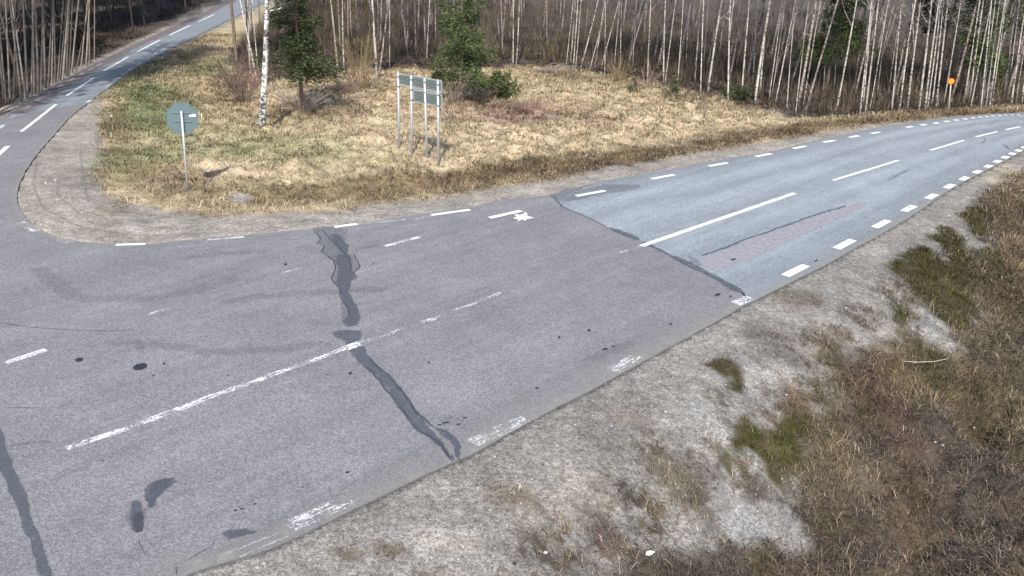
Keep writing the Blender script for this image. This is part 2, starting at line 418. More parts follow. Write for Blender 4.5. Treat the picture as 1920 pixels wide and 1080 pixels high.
def mat_stain(name, col, a0, a1, scale=14, edge=.35, hi=.62, rough=.85, stretch=None):
    """thin film lying on the asphalt; u = across (0..1), fades out at its rim"""
    m, nt, b = new_mat(name)
    co = N(nt, 'ShaderNodeNewGeometry').outputs['Position']
    src = mapping(nt, co, (1, 1, 1), ROT)
    if stretch: src = mapping(nt, src, stretch)
    n1 = noise(nt, src, scale, 5, .7)
    at = N(nt, 'ShaderNodeAttribute', attribute_name='rim')
    f = ramp(nt, math_(nt, 'ADD', math_(nt, 'MULTIPLY', at.outputs['Fac'], 1.0), math_(nt, 'MULTIPLY', math_(nt, 'SUBTRACT', n1, .5), edge * 2)), [(.2, 0.0), (hi, 1.0)])
    a = math_(nt, 'MULTIPLY', f, ramp(nt, n1, [(.3, a0), (.7, a1)]))
    L(nt, a, b.inputs['Alpha'])
    c = mixc(nt, 1.0, col, ramp(nt, noise(nt, co, 70, 3, .6), [(.3, .7), (.7, 1.35)]), 'MULTIPLY')
    L(nt, c, b.inputs['Base Color'])
    b.inputs['Roughness'].default_value = rough
    return m

def mat_blades(name, trans=.25):
    m, nt, b = new_mat(name)
    at = N(nt, 'ShaderNodeAttribute', attribute_name='Col')
    L(nt, at.outputs['Color'], b.inputs['Base Color'])
    b.inputs['Roughness'].default_value = .8
    b.inputs['Specular IOR Level'].default_value = .15
    tr = N(nt, 'ShaderNodeBsdfTranslucent'); L(nt, at.outputs['Color'], tr.inputs[0])
    mx = N(nt, 'ShaderNodeMixShader'); mx.inputs[0].default_value = trans
    L(nt, b.outputs[0], mx.inputs[1]); L(nt, tr.outputs[0], mx.inputs[2])
    L(nt, mx.outputs[0], nt.nodes['Material Output'].inputs[0])
    return m

def mat_plain(name, col, rough=.8, metal=0.0, var=.25, scale=9, spec=.3, bumpd=0.0):
    m, nt, b = new_mat(name)
    co = N(nt, 'ShaderNodeTexCoord').outputs['Object']
    n = noise(nt, co, scale, 5, .65)
    c = mixc(nt, 1.0, col, ramp(nt, n, [(.25, 1 - var), (.75, 1 + var)]), 'MULTIPLY')
    if 'pine_bark' in name:
        oi = N(nt, 'ShaderNodeObjectInfo').outputs['Random']
        c = mixc(nt, 1.0, c, ramp(nt, oi, [(0, .45), (.5, .85), (1, 1.3)]), 'MULTIPLY')
    L(nt, c, b.inputs['Base Color'])
    b.inputs['Roughness'].default_value = rough
    b.inputs['Metallic'].default_value = metal
    b.inputs['Specular IOR Level'].default_value = spec
    if bumpd: bump(nt, b, n, .6, bumpd)
    return m

def mat_birch(name, white, dark=(.045, .038, .035), amount=.5):
    m, nt, b = new_mat(name)
    tc = N(nt, 'ShaderNodeTexCoord').outputs['Object']
    oi = N(nt, 'ShaderNodeObjectInfo').outputs['Random']
    cb = N(nt, 'ShaderNodeCombineXYZ'); L(nt, math_(nt, 'MULTIPLY', oi, 40.0), cb.inputs[2])
    ad = N(nt, 'ShaderNodeVectorMath', operation='ADD'); L(nt, tc, ad.inputs[0]); L(nt, cb.outputs[0], ad.inputs[1])
    n = noise(nt, mapping(nt, ad.outputs[0], (6, 6, 11)), 1.0, 5, .75, .4)
    n2 = noise(nt, mapping(nt, ad.outputs[0], (3, 3, 1.2)), 1.0, 3, .6)
    t = math_(nt, 'ADD', math_(nt, 'MULTIPLY', n, .7), math_(nt, 'MULTIPLY', n2, .35))
    f = ramp(nt, t, [(amount - .06, 0.0), (amount + .04, 1.0)])
    tone = ramp(nt, oi, [(0, .72), (1, 1.1)])
    w = mixc(nt, 1.0, white, tone, 'MULTIPLY')
    c = mixc(nt, f, w, dark)
    L(nt, c, b.inputs['Base Color'])
    b.inputs['Roughness'].default_value = .75
    return m

# ------------------------------------------------------------------ object helpers
def tag(o, label=None, cat=None, group=None, kind=None):
    if label: o['label'] = label
    if cat: o['category'] = cat
    if group: o['group'] = group
    if kind: o['kind'] = kind
    return o

def link(name, me, parent=None, mat=None):
    o = bpy.data.objects.new(name, me)
    COL.objects.link(o)
    if parent is not None: o.parent = parent
    if mat is not None and me is not None and len(me.materials) == 0: me.materials.append(mat)
    return o

def empty(name, loc=(0, 0, 0)):
    o = link(name, None)
    o.empty_display_size = .3
    o.location = loc
    return o

def mesh_np(name, V, loops, starts, totals, col=None, extra=None, smooth=False):
    me = bpy.data.meshes.new(name)
    V = np.ascontiguousarray(V, np.float32)
    me.vertices.add(len(V)); me.vertices.foreach_set('co', V.ravel())
    me.loops.add(len(loops)); me.loops.foreach_set('vertex_index', np.asarray(loops, np.int32))
    me.polygons.add(len(starts)); me.polygons.foreach_set('loop_start', np.asarray(starts, np.int32))
    me.polygons.foreach_set('loop_total', np.asarray(totals, np.int32))
    if smooth: me.polygons.foreach_set('use_smooth', np.ones(len(starts), bool))
    if col is not None:
        a = me.attributes.new('Col', 'FLOAT_COLOR', 'POINT')
        a.data.foreach_set('color', np.column_stack([col, np.ones(len(col))]).astype(np.float32).ravel())
    for k, v in (extra or {}).items():
        a = me.attributes.new(k, 'FLOAT', 'POINT'); a.data.foreach_set('value', np.asarray(v, np.float32))
    me.update(calc_edges=True)
    me.validate()
    return me

def quads_mesh(name, V, Q, **kw):
    Q = np.asarray(Q); n = Q.shape[1]
    return mesh_np(name, V, Q.ravel(), np.arange(len(Q)) * n, np.full(len(Q), n), **kw)

def pymesh(name, V, Fc, mat=None, smooth=False):
    me = bpy.data.meshes.new(name)
    me.from_pydata([tuple(v) for v in V], [], [tuple(f) for f in Fc])
    me.update()
    if smooth:
        for p in me.polygons: p.use_smooth = True
    if mat: me.materials.append(mat)
    return me

class MB:
    """collects tubes and boxes into one mesh"""
    def __init__(s): s.V = []; s.F = []
    def tube(s, pts, rad, n=6, cap=True):
        pts = [Vector(p) for p in pts]
        if not hasattr(rad, '__len__'): rad = [rad] * len(pts)
        b0 = len(s.V)
        up = Vector((0, 0, 1))
        for i, p in enumerate(pts):
            t = (pts[min(i + 1, len(pts) - 1)] - pts[max(i - 1, 0)]).normalized()
            a = t.cross(Vector((1, 0, 0)) if abs(t.x) < .8 else Vector((0, 1, 0))).normalized()
            c = t.cross(a)
            for k in range(n):
                w = 2 * math.pi * k / n
                s.V.append(p + (a * math.cos(w) + c * math.sin(w)) * rad[i])
        for i in range(len(pts) - 1):
            for k in range(n):
                q = b0 + i * n; k2 = (k + 1) % n
                s.F.append((q + k, q + k2, q + n + k2, q + n + k))
        if cap:
            s.F.append(tuple(b0 + k for k in range(n - 1, -1, -1)))
            s.F.append(tuple(b0 + (len(pts) - 1) * n + k for k in range(n)))
    def box(s, c, ax, ay, az):
        c, ax, ay, az = map(Vector, (c, ax, ay, az)); b0 = len(s.V)
        for i in (-1, 1):
            for j in (-1, 1):
                for k in (-1, 1): s.V.append(c + ax * i + ay * j + az * k)
        for f in ((0,1,3,2),(4,6,7,5),(0,4,5,1),(2,3,7,6),(0,2,6,4),(1,5,7,3)): s.F.append(tuple(b0 + i for i in f))
    def prism(s, outline, n):
        """outline: list of 3D points, n: thickness vector"""
        b0 = len(s.V); m = len(outline); n = Vector(n)
        for p in outline: s.V.append(Vector(p))
        for p in outline: s.V.append(Vector(p) + n)
        s.F.append(tuple(b0 + i for i in range(m - 1, -1, -1))); s.F.append(tuple(b0 + m + i for i in range(m)))
        for i in range(m): j = (i + 1) % m; s.F.append((b0 + i, b0 + j, b0 + m + j, b0 + m + i))
    def mesh(s, name, mat=None, smooth=False): return pymesh(name, s.V, s.F, mat, smooth)

# ------------------------------------------------------------------ ground
ga = mat_ground()
def build_ground():
    th = np.concatenate([np.radians(np.arange(-180, -44, 4.0)), np.radians(np.arange(-44, 44.01, .28)), np.radians(np.arange(48, 180.1, 4.0))])
    r = [.3]
    while r[-1] < 900: r.append(r[-1] * (1.5 if r[-1] < 5 else 1.0068 if r[-1] < 75 else 1.12))
    r = np.array(r)
    T, R = np.meshgrid(th, r)
    P = np.column_stack([(R * np.sin(T)).ravel(), (R * np.cos(T)).ravel()])
    W, dn, do, bank = cover(P)
    Z = height(P)
    c = albedo(W, P)
    nt_, nr = len(th), len(r)
    i = np.arange(nr - 1)[:, None] * nt_ + np.arange(nt_ - 1)[None]
    Q = np.stack([i, i + 1, i + nt_ + 1, i + nt_], -1).reshape(-1, 4)[:, ::-1]
    veg_ = np.clip(W[:, HEATH] + W[:, OLIVE] + W[:, BROWN] + W[:, MOSS] + W[:, RUST], 0, 1) * bank
    c = c * (1 - .38 * veg_)[:, None]          # soil and litter coloured darker under the bank growth, for dark gaps
    V = np.column_stack([P, Z])
    me = quads_mesh('ground', V, Q, col=c, extra={'grit': np.clip(W[:, GRAVEL] + W[:, PALE] + W[:, SAND], 0, 1)}, smooth=True)
    o = link('ground', me, None, ga)
    tag(o, kind='structure')
build_ground()

# ------------------------------------------------------------------ asphalt
TR = [(0, .92), (.07, .84), (.13, .92), (.22, 1.13), (.30, .93), (.37, 1.14), (.47, .93), (.53, .95), (.62, 1.15), (.71, .90), (.80, 1.15), (.90, .86), (1, .85)]
m_pink = mat_asphalt('old_asphalt', (.150, .146, .153), (.163, .156, .159), .52, None, .10)
m_grey = mat_asphalt('grey_asphalt', (.188, .208, .222), (.205, .222, .235), .5, TR, .05)
m_edge = mat_plain('asphalt_edge', (.12, .115, .11), .95)

def skirt(poly, ztop, zbot, name, parent):
    n = len(poly); V = [(p[0], p[1], ztop) for p in poly] + [(p[0], p[1], zbot) for p in poly]
    Fc = [(i, (i + 1) % n, n + (i + 1) % n, n + i) for i in range(n)]
    return link(name, pymesh(name, V, Fc, m_edge), parent)

def densify(L_, step=.35):
    out = [L_[0]]
    for a, b in zip(L_[:-1], L_[1:]):
        k = max(1, int(np.linalg.norm(b - a) / step))
        if np.linalg.norm(b - a) > 30: k = 3
        for i in range(1, k + 1): out.append(a + (b - a) * i / k)
    return np.array(out)

def resample(L_, n):
    s = np.concatenate([[0], np.cumsum(np.hypot(*np.diff(L_, axis=0).T))])
    t = np.linspace(0, s[-1], n)
    return np.column_stack([np.interp(t, s, L_[:, 0]), np.interp(t, s, L_[:, 1])])

def ragged(L_, amp=.010):
    D = densify(L_, .12)
    o = (fbm(D[:, 0], D[:, 1], 2.5, 3, 30.) - .5) * amp * 3
    t = np.gradient(D, axis=0); t /= np.linalg.norm(t, axis=1, keepdims=True) + 1e-9
    D = D + np.column_stack([-t[:, 1], t[:, 0]]) * o[:, None]
    D[0] = L_[0]; D[-1] = L_[-1]
    return D
pink_poly = np.vstack([NEAR[:2], ragged(NEAR[1:JN + 1])[1:], JOINTR[::-1][1:-1], ragged(CORNER, .022), JOINTL[:-1], flat([(17, 224)]), WCORN[:-1], WCORN[-1:]])
road = link('road', pymesh('road', [(p[0], p[1], 0) for p in pink_poly], [tuple(range(len(pink_poly)))], m_pink))
if road.data.polygons[0].normal.z < 0: road.data.flip_normals()
tag(road, 'old pinkish grey asphalt of the junction', None, None, 'structure')
skirt(pink_poly, -.001, -.12, 'asphalt_edge', road)

def strip_road(name, left, right, n, m, k=14, ends=None):
    A = resample(left, n); B = resample(right, n)
    V = []; UV = []
    s = 0
    for i in range(n):
        if i: s += np.linalg.norm((A[i] + B[i]) / 2 - (A[i-1] + B[i-1]) / 2)
        for j in range(k + 1):
            p = A[i] + (B[i] - A[i]) * j / k
            V.append((p[0], p[1], 0.0)); UV.append((j / k, s))
    Q = [(i * (k + 1) + j, i * (k + 1) + j + 1, (i + 1) * (k + 1) + j + 1, (i + 1) * (k + 1) + j) for i in range(n - 1) for j in range(k)]
    me = pymesh(name, V, Q, m)
    uv = me.uv_layers.new(name='UVMap')
    for l in me.loops: uv.data[l.index].uv = UV[l.vertex_index]
    if me.polygons[0].normal.z < 0: me.flip_normals()
    return me
# grey main road: near edge to far edge, first cross line is the slanted joint
# grey sheet lies butted against the old asphalt along the joint: cut both edge lines to rows that start on the joint
def grey_mesh():
    n = 170
    A = resample(NEAR[JN:], n); B = resample(FARR, n); k = 14
    J = resample(JOINTR[::-1], k + 1)
    V = []; UV = []; s = 0
    for i in range(n):
        w = max(0, 1 - i / 12.0)
        if i: s += np.linalg.norm((A[i] + B[i]) / 2 - (A[i-1] + B[i-1]) / 2)
        for j in range(k + 1):
            p = A[i] + (B[i] - A[i]) * j / k
            p = p + (J[j] - (A[0] + (B[0] - A[0]) * j / k)) * w
            V.append((p[0], p[1], 0.0)); UV.append((j / k, s))
    Q = [(i * (k + 1) + j, i * (k + 1) + j + 1, (i + 1) * (k + 1) + j + 1, (i + 1) * (k + 1) + j) for i in range(n - 1) for j in range(k)]
    me = pymesh('grey_road', V, Q, m_grey)
    uv = me.uv_layers.new(name='UVMap')
    for l in me.loops: uv.data[l.index].uv = UV[l.vertex_index]
    if me.polygons[0].normal.z < 0: me.flip_normals()
    return me
grey = link('road', grey_mesh())
tag(grey, 'newer blue grey asphalt with paler wheel tracks running off to the right', None, None, 'structure')
skirt(GREY, -.001, -.12, 'asphalt_edge', grey)
TRL = [(0, .95), (.06, .92), (.14, 1.0), (.24, 1.08), (.32, .93), (.40, 1.06), (.5, .98), (.62, 1.1), (.70, .92), (.80, 1.08), (.9, .95), (1, .9)]
m_side = mat_asphalt('side_asphalt', (.17, .188, .200), (.178, .192, .205), .3, TRL, .06)
side_e = np.vstack([EASTL]); side_w = np.vstack([flat([(17, 214)]), WESTL[1:]])
def side_mesh():
    n = 110; k = 12
    A = resample(side_w, n); B = resample(side_e, n)
    J = resample(np.vstack([flat([(17, 214)]), JOINTL[::-1], EASTL[:1]]), k + 1)
    V = []; UV = []; s = 0
    for i in range(n):
        w = max(0, 1 - i / 10.0)
        if i: s += np.linalg.norm((A[i] + B[i]) / 2 - (A[i-1] + B[i-1]) / 2)
        for j in range(k + 1):
            p = A[i] + (B[i] - A[i]) * j / k
            p = p + (J[j] - (A[0] + (B[0] - A[0]) * j / k)) * w
            V.append((p[0], p[1], -0.002)); UV.append((j / k, s))
    Q = [(i * (k + 1) + j, i * (k + 1) + j + 1, (i + 1) * (k + 1) + j + 1, (i + 1) * (k + 1) + j) for i in range(n - 1) for j in range(k)]
    me = pymesh('side_road', V, Q, m_side)
    uv = me.uv_layers.new(name='UVMap')
    for l in me.loops: uv.data[l.index].uv = UV[l.vertex_index]
    if me.polygons[0].normal.z < 0: me.flip_normals()
    return me
side = link('road', side_mesh())
tag(side, 'grey side road climbing away along the dark pine wood', None, None, 'structure')
skirt(SIDE, -.004, -.12, 'asphalt_edge', side)

# ------------------------------------------------------------------ painted markings, each its own piece
P_FRESH = mat_paint('paint_fresh', .445, col=(.70, .70, .69))
P_MED = mat_paint('paint_scuffed', .54)
P_WORN = mat_paint('paint_worn', .572)
P_VWORN = mat_paint('paint_almost_gone', .562)
P_GHOST = mat_paint('paint_ghost', .50, col=(.30, .29, .29))

def lane_mark(p0, p1, w, mat, parent=road, name='lane_marking', z=.008, th=None):
    a, b = flat([p0, p1])
    L_ = np.linalg.norm(b - a); t = (b - a) / L_; nrm = np.array([-t[1], t[0]])
    n = max(2, int(L_ / .25) + 1)
    V = []; UV = []; Fc = []
    for i in range(n):
        s = L_ * i / (n - 1); p = a + t * s
        for q in (-1, 1):
            j = (random.random() - .5) * .012
            v = p + nrm * (w / 2 * q + j)
            V.append((v[0], v[1], z)); UV.append(((q + 1) / 2 * w, s))
        if i: k = 2 * (i - 1); Fc.append((k, k + 2, k + 3, k + 1))
    me = pymesh(name, V, Fc, mat)
    uv = me.uv_layers.new(name='UVMap')
    for l in me.loops: uv.data[l.index].uv = (UV[l.vertex_index][1], UV[l.vertex_index][0])
    if me.polygons[0].normal.z < 0: me.flip_normals()
    return link(name, me, parent)

lane_mark((1203,461.5),(1490,362.5),.15,P_FRESH,grey)
lane_mark((1163,474),(1203,461.5),.11,P_VWORN,road)
for a, b in (((1562,338.5),(1684,301)),((1744.5,282),(1808,263.3)),((1829.5,257),(1869.5,247)),((1886,243.4),(1913,237.8))): lane_mark(a, b, .115, P_FRESH, grey)
for p0, p1, w, m in (((125,842),(262,795),.13,P_MED),((262,795),(400,743),.15,P_MED),((400,743),(530,697),.13,P_MED),((530,697),(652,652),.12,P_MED),((648,654),(686,641),.20,P_MED),
                     ((690,640),(745,621),.10,P_VWORN),((745,621),(815,597),.13,P_WORN),((815,597),(880,573),.09,P_WORN),((880,573),(940,549),.11,P_VWORN)):
    lane_mark(p0, p1, w, m)
for p0, p1, w, m in (((918,409),(977,395.5),.17,P_FRESH),((810,403.5),(881,393.5),.16,P_FRESH),((778,411),(812,404.5),.14,P_VWORN),((627,426),(670,420.5),.15,P_FRESH),((388,450.5),(457,444.5),.12,P_MED),
                     ((217,459.5),(273,458),.13,P_FRESH),((108,451.5),(133,455.5),.15,P_WORN),((38,417),(68,434),.22,P_VWORN),((722,462),(787,445),.13,P_MED),((492,524),(562,503),.10,P_VWORN),
                     ((275,591),(315,578),.10,P_VWORN),((335,464),(382,462.5),.10,P_GHOST),((488,449),(590,445),.06,P_GHOST),((12,681),(87,656),.16,P_MED),((700,437),(790,420),.06,P_GHOST),((672,421),(790,409),.08,P_VWORN)):
    lane_mark(p0, p1, w, m)
for p0, p1, m in (((541,989),(656,937),P_WORN),((887,832),(984,785),P_WORN),((1149,696),(1196,668),P_WORN),((1378,570),(1407,558),P_MED)):
    lane_mark(p0, p1, .26, m)
lane_mark((425,1040),(530,996), .05, P_GHOST); lane_mark((450,1046),(540,1006), .04, P_GHOST)
for (x, y), (hx, hy) in (((1491.7,507.7),(19.5,-10)),((1583.3,458.3),(15.5,-8.2)),((1652.3,420.3),(12.5,-6.8)),((1704.3,391.3),(9.8,-5.4)),((1746.3,368.7),(8,-4.4)),((1780,349.5),(6.6,-3.6)),((1808,335),(5.6,-3)),
                         ((1832.5,322.5),(4.8,-2.5)),((1853,312),(4.2,-2.2)),((1870,303),(3.6,-2)),((1885,295.3),(3.3,-1.8)),((1898,288.6),(3,-1.6)),((1910,282.6),(2.8,-1.5)),((1921,277),(2.6,-1.4))):
    lane_mark((x-hx,y-hy),(x+hx,y+hy),.20,P_FRESH,grey)
for (x, y), (hx, hy), m in (((1107.5,362.8),(27,-5),P_FRESH),((1243,331.8),(21,-3.9),P_FRESH),((1346.5,308.8),(17.5,-3.2),P_FRESH),((1431.5,291),(14.5,-2.8),P_FRESH),((1499.3,276.4),(12,-2.2),P_FRESH),((1554.5,265.3),(10.5,-1.8),P_FRESH),
                            ((1601.5,256.3),(8.8,-1.5),P_FRESH),((1641.8,249.3),(7.8,-1.3),P_FRESH),((1675,243.2),(7,-1.2),P_WORN),((1705.5,238.3),(6.3,-1),P_FRESH),((1731,234.3),(5.3,-.8),P_FRESH),((1755,231),(5,-.7),P_FRESH),
                            ((1775,228),(4.5,-.6),P_FRESH),((1793,225.5),(4,-.5),P_FRESH),((1809.5,223.3),(3.7,-.4),P_FRESH),((1824.8,221.4),(3.3,-.4),P_FRESH),((1838,219.8),(3,-.3),P_FRESH),((1850,218.6),(2.8,-.3),P_FRESH),
                            ((1862,217.4),(2.6,-.2),P_FRESH),((1874,216.6),(2.5,-.2),P_FRESH),((1886,216),(2.4,-.1),P_FRESH),((1898,215.6),(2.3,0),P_FRESH),((1910,215.4),(2.3,0),P_FRESH)):
    lane_mark((x-hx,y-hy),(x+hx,y+hy),.17,m,grey)
for p0, p1 in (((1092,354),(1128,347)),((1230,323),(1262,317)),((1335,303),(1355,299))): lane_mark(p0, p1, .10, P_GHOST, grey)
# side road
lane_mark((40,247),(62,230),.13,P_FRESH,road); lane_mark((62,230),(105,196),.13,P_FRESH,road)
for p0, p1 in (((125,180),(176,146)),((194,133.5),(240,107)),((258,97),(300,75)),((318,66),(356,48)),((372,41),(402,27))): lane_mark(p0, p1, .14, P_FRESH, side)
lane_mark((-6,293),(15,274),.16,P_FRESH,road)
lane_mark((-8,245),(8,234.5),.16,P_MED,road)
for x, y in ((168,190),(203,160.8),(219,148.5),(233,138),(247,128.8),(261,119.6),(274.5,111),(290,102),(306,94)): lane_mark((x-4.2,y+2.9),(x+4.2,y-2.9),.17,P_MED,side if y < 185 else road)
for x, y in ((24,220),(51.5,201.5),(72.6,187.5),(92,174.5),(112.5,161.5),(133.6,149.4),(153,139),(169.5,130.5),(187,121)): lane_mark((x-4.2,y+2.9),(x+4.2,y-2.9),.16,P_GHOST,side)

def sheet(px, z, mat, name, parent, rim=True, amp=.02, soft=.10, world_pts=False):
    """irregular flat film; rim attribute grows from 0 at the outline to 1 inside"""
    P = np.asarray(px, float) if world_pts else flat(px)
    P = densify(np.vstack([P, P[:1]]), .07)[:-1]
    o1 = fbm(P[:, 0], P[:, 1], 9.0, 3, 3.) - .5; o2 = fbm(P[:, 0], P[:, 1], 9.0, 3, 60.) - .5
    P = P + np.column_stack([o1, o2]) * amp * 3
    lo = P.min(0) - soft; hi = P.max(0) + soft
    cell = max(.012, min(.03, float((hi - lo).min()) / 14))
    nx, ny = int((hi[0] - lo[0]) / cell) + 2, int((hi[1] - lo[1]) / cell) + 2
    X, Y = np.meshgrid(lo[0] + np.arange(nx) * cell, lo[1] + np.arange(ny) * cell)
    G = np.column_stack([X.ravel(), Y.ravel()])
    d = np.clip(sdist(G, P) / soft + .15, -1, 1)
    idx = np.arange(ny - 1)[:, None] * nx + np.arange(nx - 1)[None]
    Q = np.stack([idx, idx + 1, idx + nx + 1, idx + nx], -1).reshape(-1, 4)
    Q = Q[d[Q].max(1) > -.6]
    used, inv = np.unique(Q, return_inverse=True)
    me = quads_mesh(name, np.column_stack([G[used], np.full(len(used), z)]), inv.reshape(-1, 4), extra={'rim': d[used]})
    me.materials.append(mat)
    return link(name, me, parent)

def ribbon(px, w, z, mat, name, parent, amp=.03, zs=None, wj=.35):
    """band along a line; rim = 0 on both borders, 1 in the middle"""
    Lw = densify(flat(px), .08)
    n = len(Lw)
    t = np.gradient(Lw, axis=0); t /= np.linalg.norm(t, axis=1, keepdims=True) + 1e-9
    nn = np.column_stack([-t[:, 1], t[:, 0]])
    ws = np.interp(np.linspace(0, 1, n), np.linspace(0, 1, len(w)), w) if hasattr(w, '__len__') else np.full(n, w)
    ws = ws * (1 + (fbm(Lw[:, 0], Lw[:, 1], 4., 3, 9.) - .5) * 2 * wj)
    off = (fbm(Lw[:, 0], Lw[:, 1], 5., 4, 77.) - .5) * amp * 2
    C = Lw + nn * off[:, None]
    end = np.minimum(np.arange(n), np.arange(n)[::-1]); te = np.clip(end / 3.0, 0, 1)
    ws = ws * (.35 + .65 * te)
    V = []; rim = []
    for i in range(n):
        for q, r in ((-.5, 0), (-.25, 1), (.25, 1), (.5, 0)):
            p = C[i] + nn[i] * ws[i] * q
            zz = z if zs is None else zs
            V.append((p[0], p[1], zz)); rim.append(r * te[i])
    Q = [(4 * i + j, 4 * i + j + 1, 4 * i + j + 5, 4 * i + j + 4) for i in range(n - 1) for j in range(3)]
    me = pymesh(name, V, Q, mat)
    a = me.attributes.new('rim', 'FLOAT', 'POINT'); a.data.foreach_set('value', np.array(rim, np.float32))
    for p in me.polygons:
        if p.normal.z < 0: p.flip()
    return link(name, me, parent)

S_SEAL = mat_stain('bitumen_seal', (.078, .083, .096), .25, .95, 6.5, .5, .5, .55)
S_SEAL2 = mat_stain('bitumen_seal_thin', (.10, .104, .118), .1, .42, 12, .35, .5, .65)
S_LINE = mat_stain('bitumen_line', (.055, .057, .066), .4, .85, 20, .35, .4, .6)
S_SPOT = mat_stain('tar_spot', (.022, .022, .024), .85, 1.0, 16, .15, .3, .5)
S_TYRE = mat_stain('tyre_rub', (.105, .10, .11), 0.0, .30, 11, 1.0, 1.0, .8, (1, 3.0, 1))
S_DUST = mat_stain('road_dust', (.27, .25, .225), .15, .75, 3.0, .5, .9, .95)
S_PALE = mat_stain('pale_scrape', (.235, .225, .235), .25, .8, 9, .4, .6, .9)
S_PATCH = mat_stain('patched_asphalt', (.262, .252, .262), .5, 1.0, 7, .5, .5, .9)
S_DARKP = mat_stain('dark_asphalt_patch', (.052, .054, .06), .4, .95, 16, .3, .5, .7)
S_STAR = mat_plain('paint_splash', (.8, .8, .79), .7, var=.08)

# the long sealed crack across both lanes
sheet([(586,427),(600,422),(655,431),(646,445),(655,462),(652,477),(660,476),(668,490),(676,499),(664,512),(670,520),(660,531),(655,536),(655,550),(664,562),(673,578),(676,590),(675,603),(664,613),(650,613),(637,604),(637,592),(640,585),
       (637,575),(640,562),(636,553),(637,543),(630,535),(621,526),(622,519),(630,508),(627,497),(626,488),(614,486),(612,478),(602,473),(607,463),(612,458),(594,456),(601,448),(598,442),(588,436)], .004, S_SEAL2, 'crack_seal', road, amp=.03, soft=.05)
sheet([(634,477),(642,477),(652,474),(660,485),(656,498),(666,512),(664,522),(657,531),(655,548),(663,561),(672,578),(675,596),(668,611),(652,612),(641,603),(652,592),(654,580),(648,570),(638,556),(637,543),(630,532),(633,515),(632,500),(628,490)], .0055, S_SEAL, 'crack_seal', road, amp=.02, soft=.05)
sheet([(622,438),(636,440),(646,452),(655,462),(650,475),(640,474),(630,462),(620,450)], .0055, S_SEAL, 'crack_seal', road, amp=.03, soft=.05)
for pts in ([(586,434),(597,441),(601,448),(595,456),(609,460),(603,473),(614,480),(626,488),(629,505),(621,522),(630,534),(638,545),(637,556),(645,568),(653,578),(653,595)],[(603,428),(612,440),(625,455),(645,474),(656,486),(659,500),(655,510)],
            [(648,474),(662,476),(670,490),(675,500),(664,512),(669,520),(660,530)]): ribbon(pts, .04, .0075, S_LINE, 'crack_seal', road, .02)
sheet([(624,625),(632,619),(655,618),(676,620),(679,630),(676,640),(667,648),(650,648),(642,637),(628,633)], .0055, S_SEAL, 'crack_seal', road, amp=.02, soft=.05)
sheet([(652,655),(662,652),(682,649),(692,665),(700,682),(715,690),(722,700),(735,713),(750,723),(760,738),(768,752),(782,768),(793,786),(806,800),(816,812),(830,830),(842,850),(848,868),
       (838,858),(826,840),(806,824),(792,812),(776,798),(765,782),(752,770),(745,752),(733,738),(716,718),(704,702),(690,697),(676,684),(664,672)], .005, S_SEAL, 'crack_seal', road, amp=.02, soft=.05)
ribbon([(678,684),(700,699),(716,722),(735,742),(752,768),(768,790),(790,812),(812,822),(828,838),(840,856),(846,868)], .06, .0075, S_LINE, 'crack_seal', road, .03)
ribbon([(832,800),(850,825),(856,845),(862,868)], .10, .0075, S_SEAL2, 'crack_seal', road, .03)
ribbon([(-6,800),(3,842),(12,872),(24,905),(40,945),(55,985),(66,1020),(80,1060),(95,1100)], [.10,.14,.16,.17,.16,.14,.13,.13], .0055, S_SEAL, 'crack_seal', road, .03)
# joint between the two surfacings
ribbon([(1036,366),(1053,387),(1107,410),(1143,429)], .07, .0055, S_SEAL, 'joint_seal', road, .03)
ribbon([(1140,426),(1160,434),(1203,452)], .26, .0055, S_SEAL, 'joint_seal', road, .02)
ribbon([(1203,452),(1240,470),(1262,482)], .14, .0055, S_SEAL, 'joint_seal', road, .02)
ribbon([(1255,477),(1280,490),(1347,523),(1397,552)], .24, .0055, S_SEAL, 'joint_seal', road, .02)
sheet([(1025,366),(1060,352),(1130,345),(1205,346),(1195,356),(1150,362),(1100,372),(1070,378),(1045,376)], .0045, S_SEAL2, 'asphalt_patch', grey, amp=.05, soft=.12)
ribbon([(160,197),(117,201),(87,206.5),(62,212),(39,218),(17,224)], .09, .0035, S_SEAL2, 'joint_seal', road, .02)
# patched strip in the lane and its ragged upper rim
sheet([(1307,488),(1350,471),(1400,450),(1450,433),(1500,415),(1560,396),(1612,377),(1630,380),(1622,388),(1580,408),(1530,431),(1480,452),(1423,480),(1380,494),(1345,507),(1322,508)], .004, S_PATCH, 'asphalt_patch', grey, amp=.05, soft=.10)
ribbon([(1311,481),(1350,468),(1400,448),(1450,431),(1480,421),(1500,413),(1530,403),(1560,394),(1590,384)], .09, .006, S_SEAL, 'joint_seal', grey, .05)
sheet([(1290,478),(1308,486),(1316,498),(1306,502),(1292,494)], .0055, S_SEAL2, 'asphalt_patch', grey, amp=.02, soft=.06)
ribbon([(1660,340),(1675,333),(1690,325),(1703,318),(1711,316)], [.06,.14,.14,.06], .006, S_SEAL2, 'asphalt_patch', grey, .02)
ribbon([(1842,256),(1848,262),(1842,268),(1832,270)], .10, .006, S_SEAL2, 'asphalt_patch', grey, .02)
ribbon([(1812,237),(1830,231),(1852,232),(1862,238)], .07, .006, S_SEAL2, 'asphalt_patch', grey, .02)
ribbon([(1880,270),(1888,276),(1893,281)], .07, .006, S_LINE, 'asphalt_patch', grey, .02)
ribbon([(1900,216),(1912,223),(1925,225)], .10, .006, S_SEAL2, 'asphalt_patch', grey, .02)
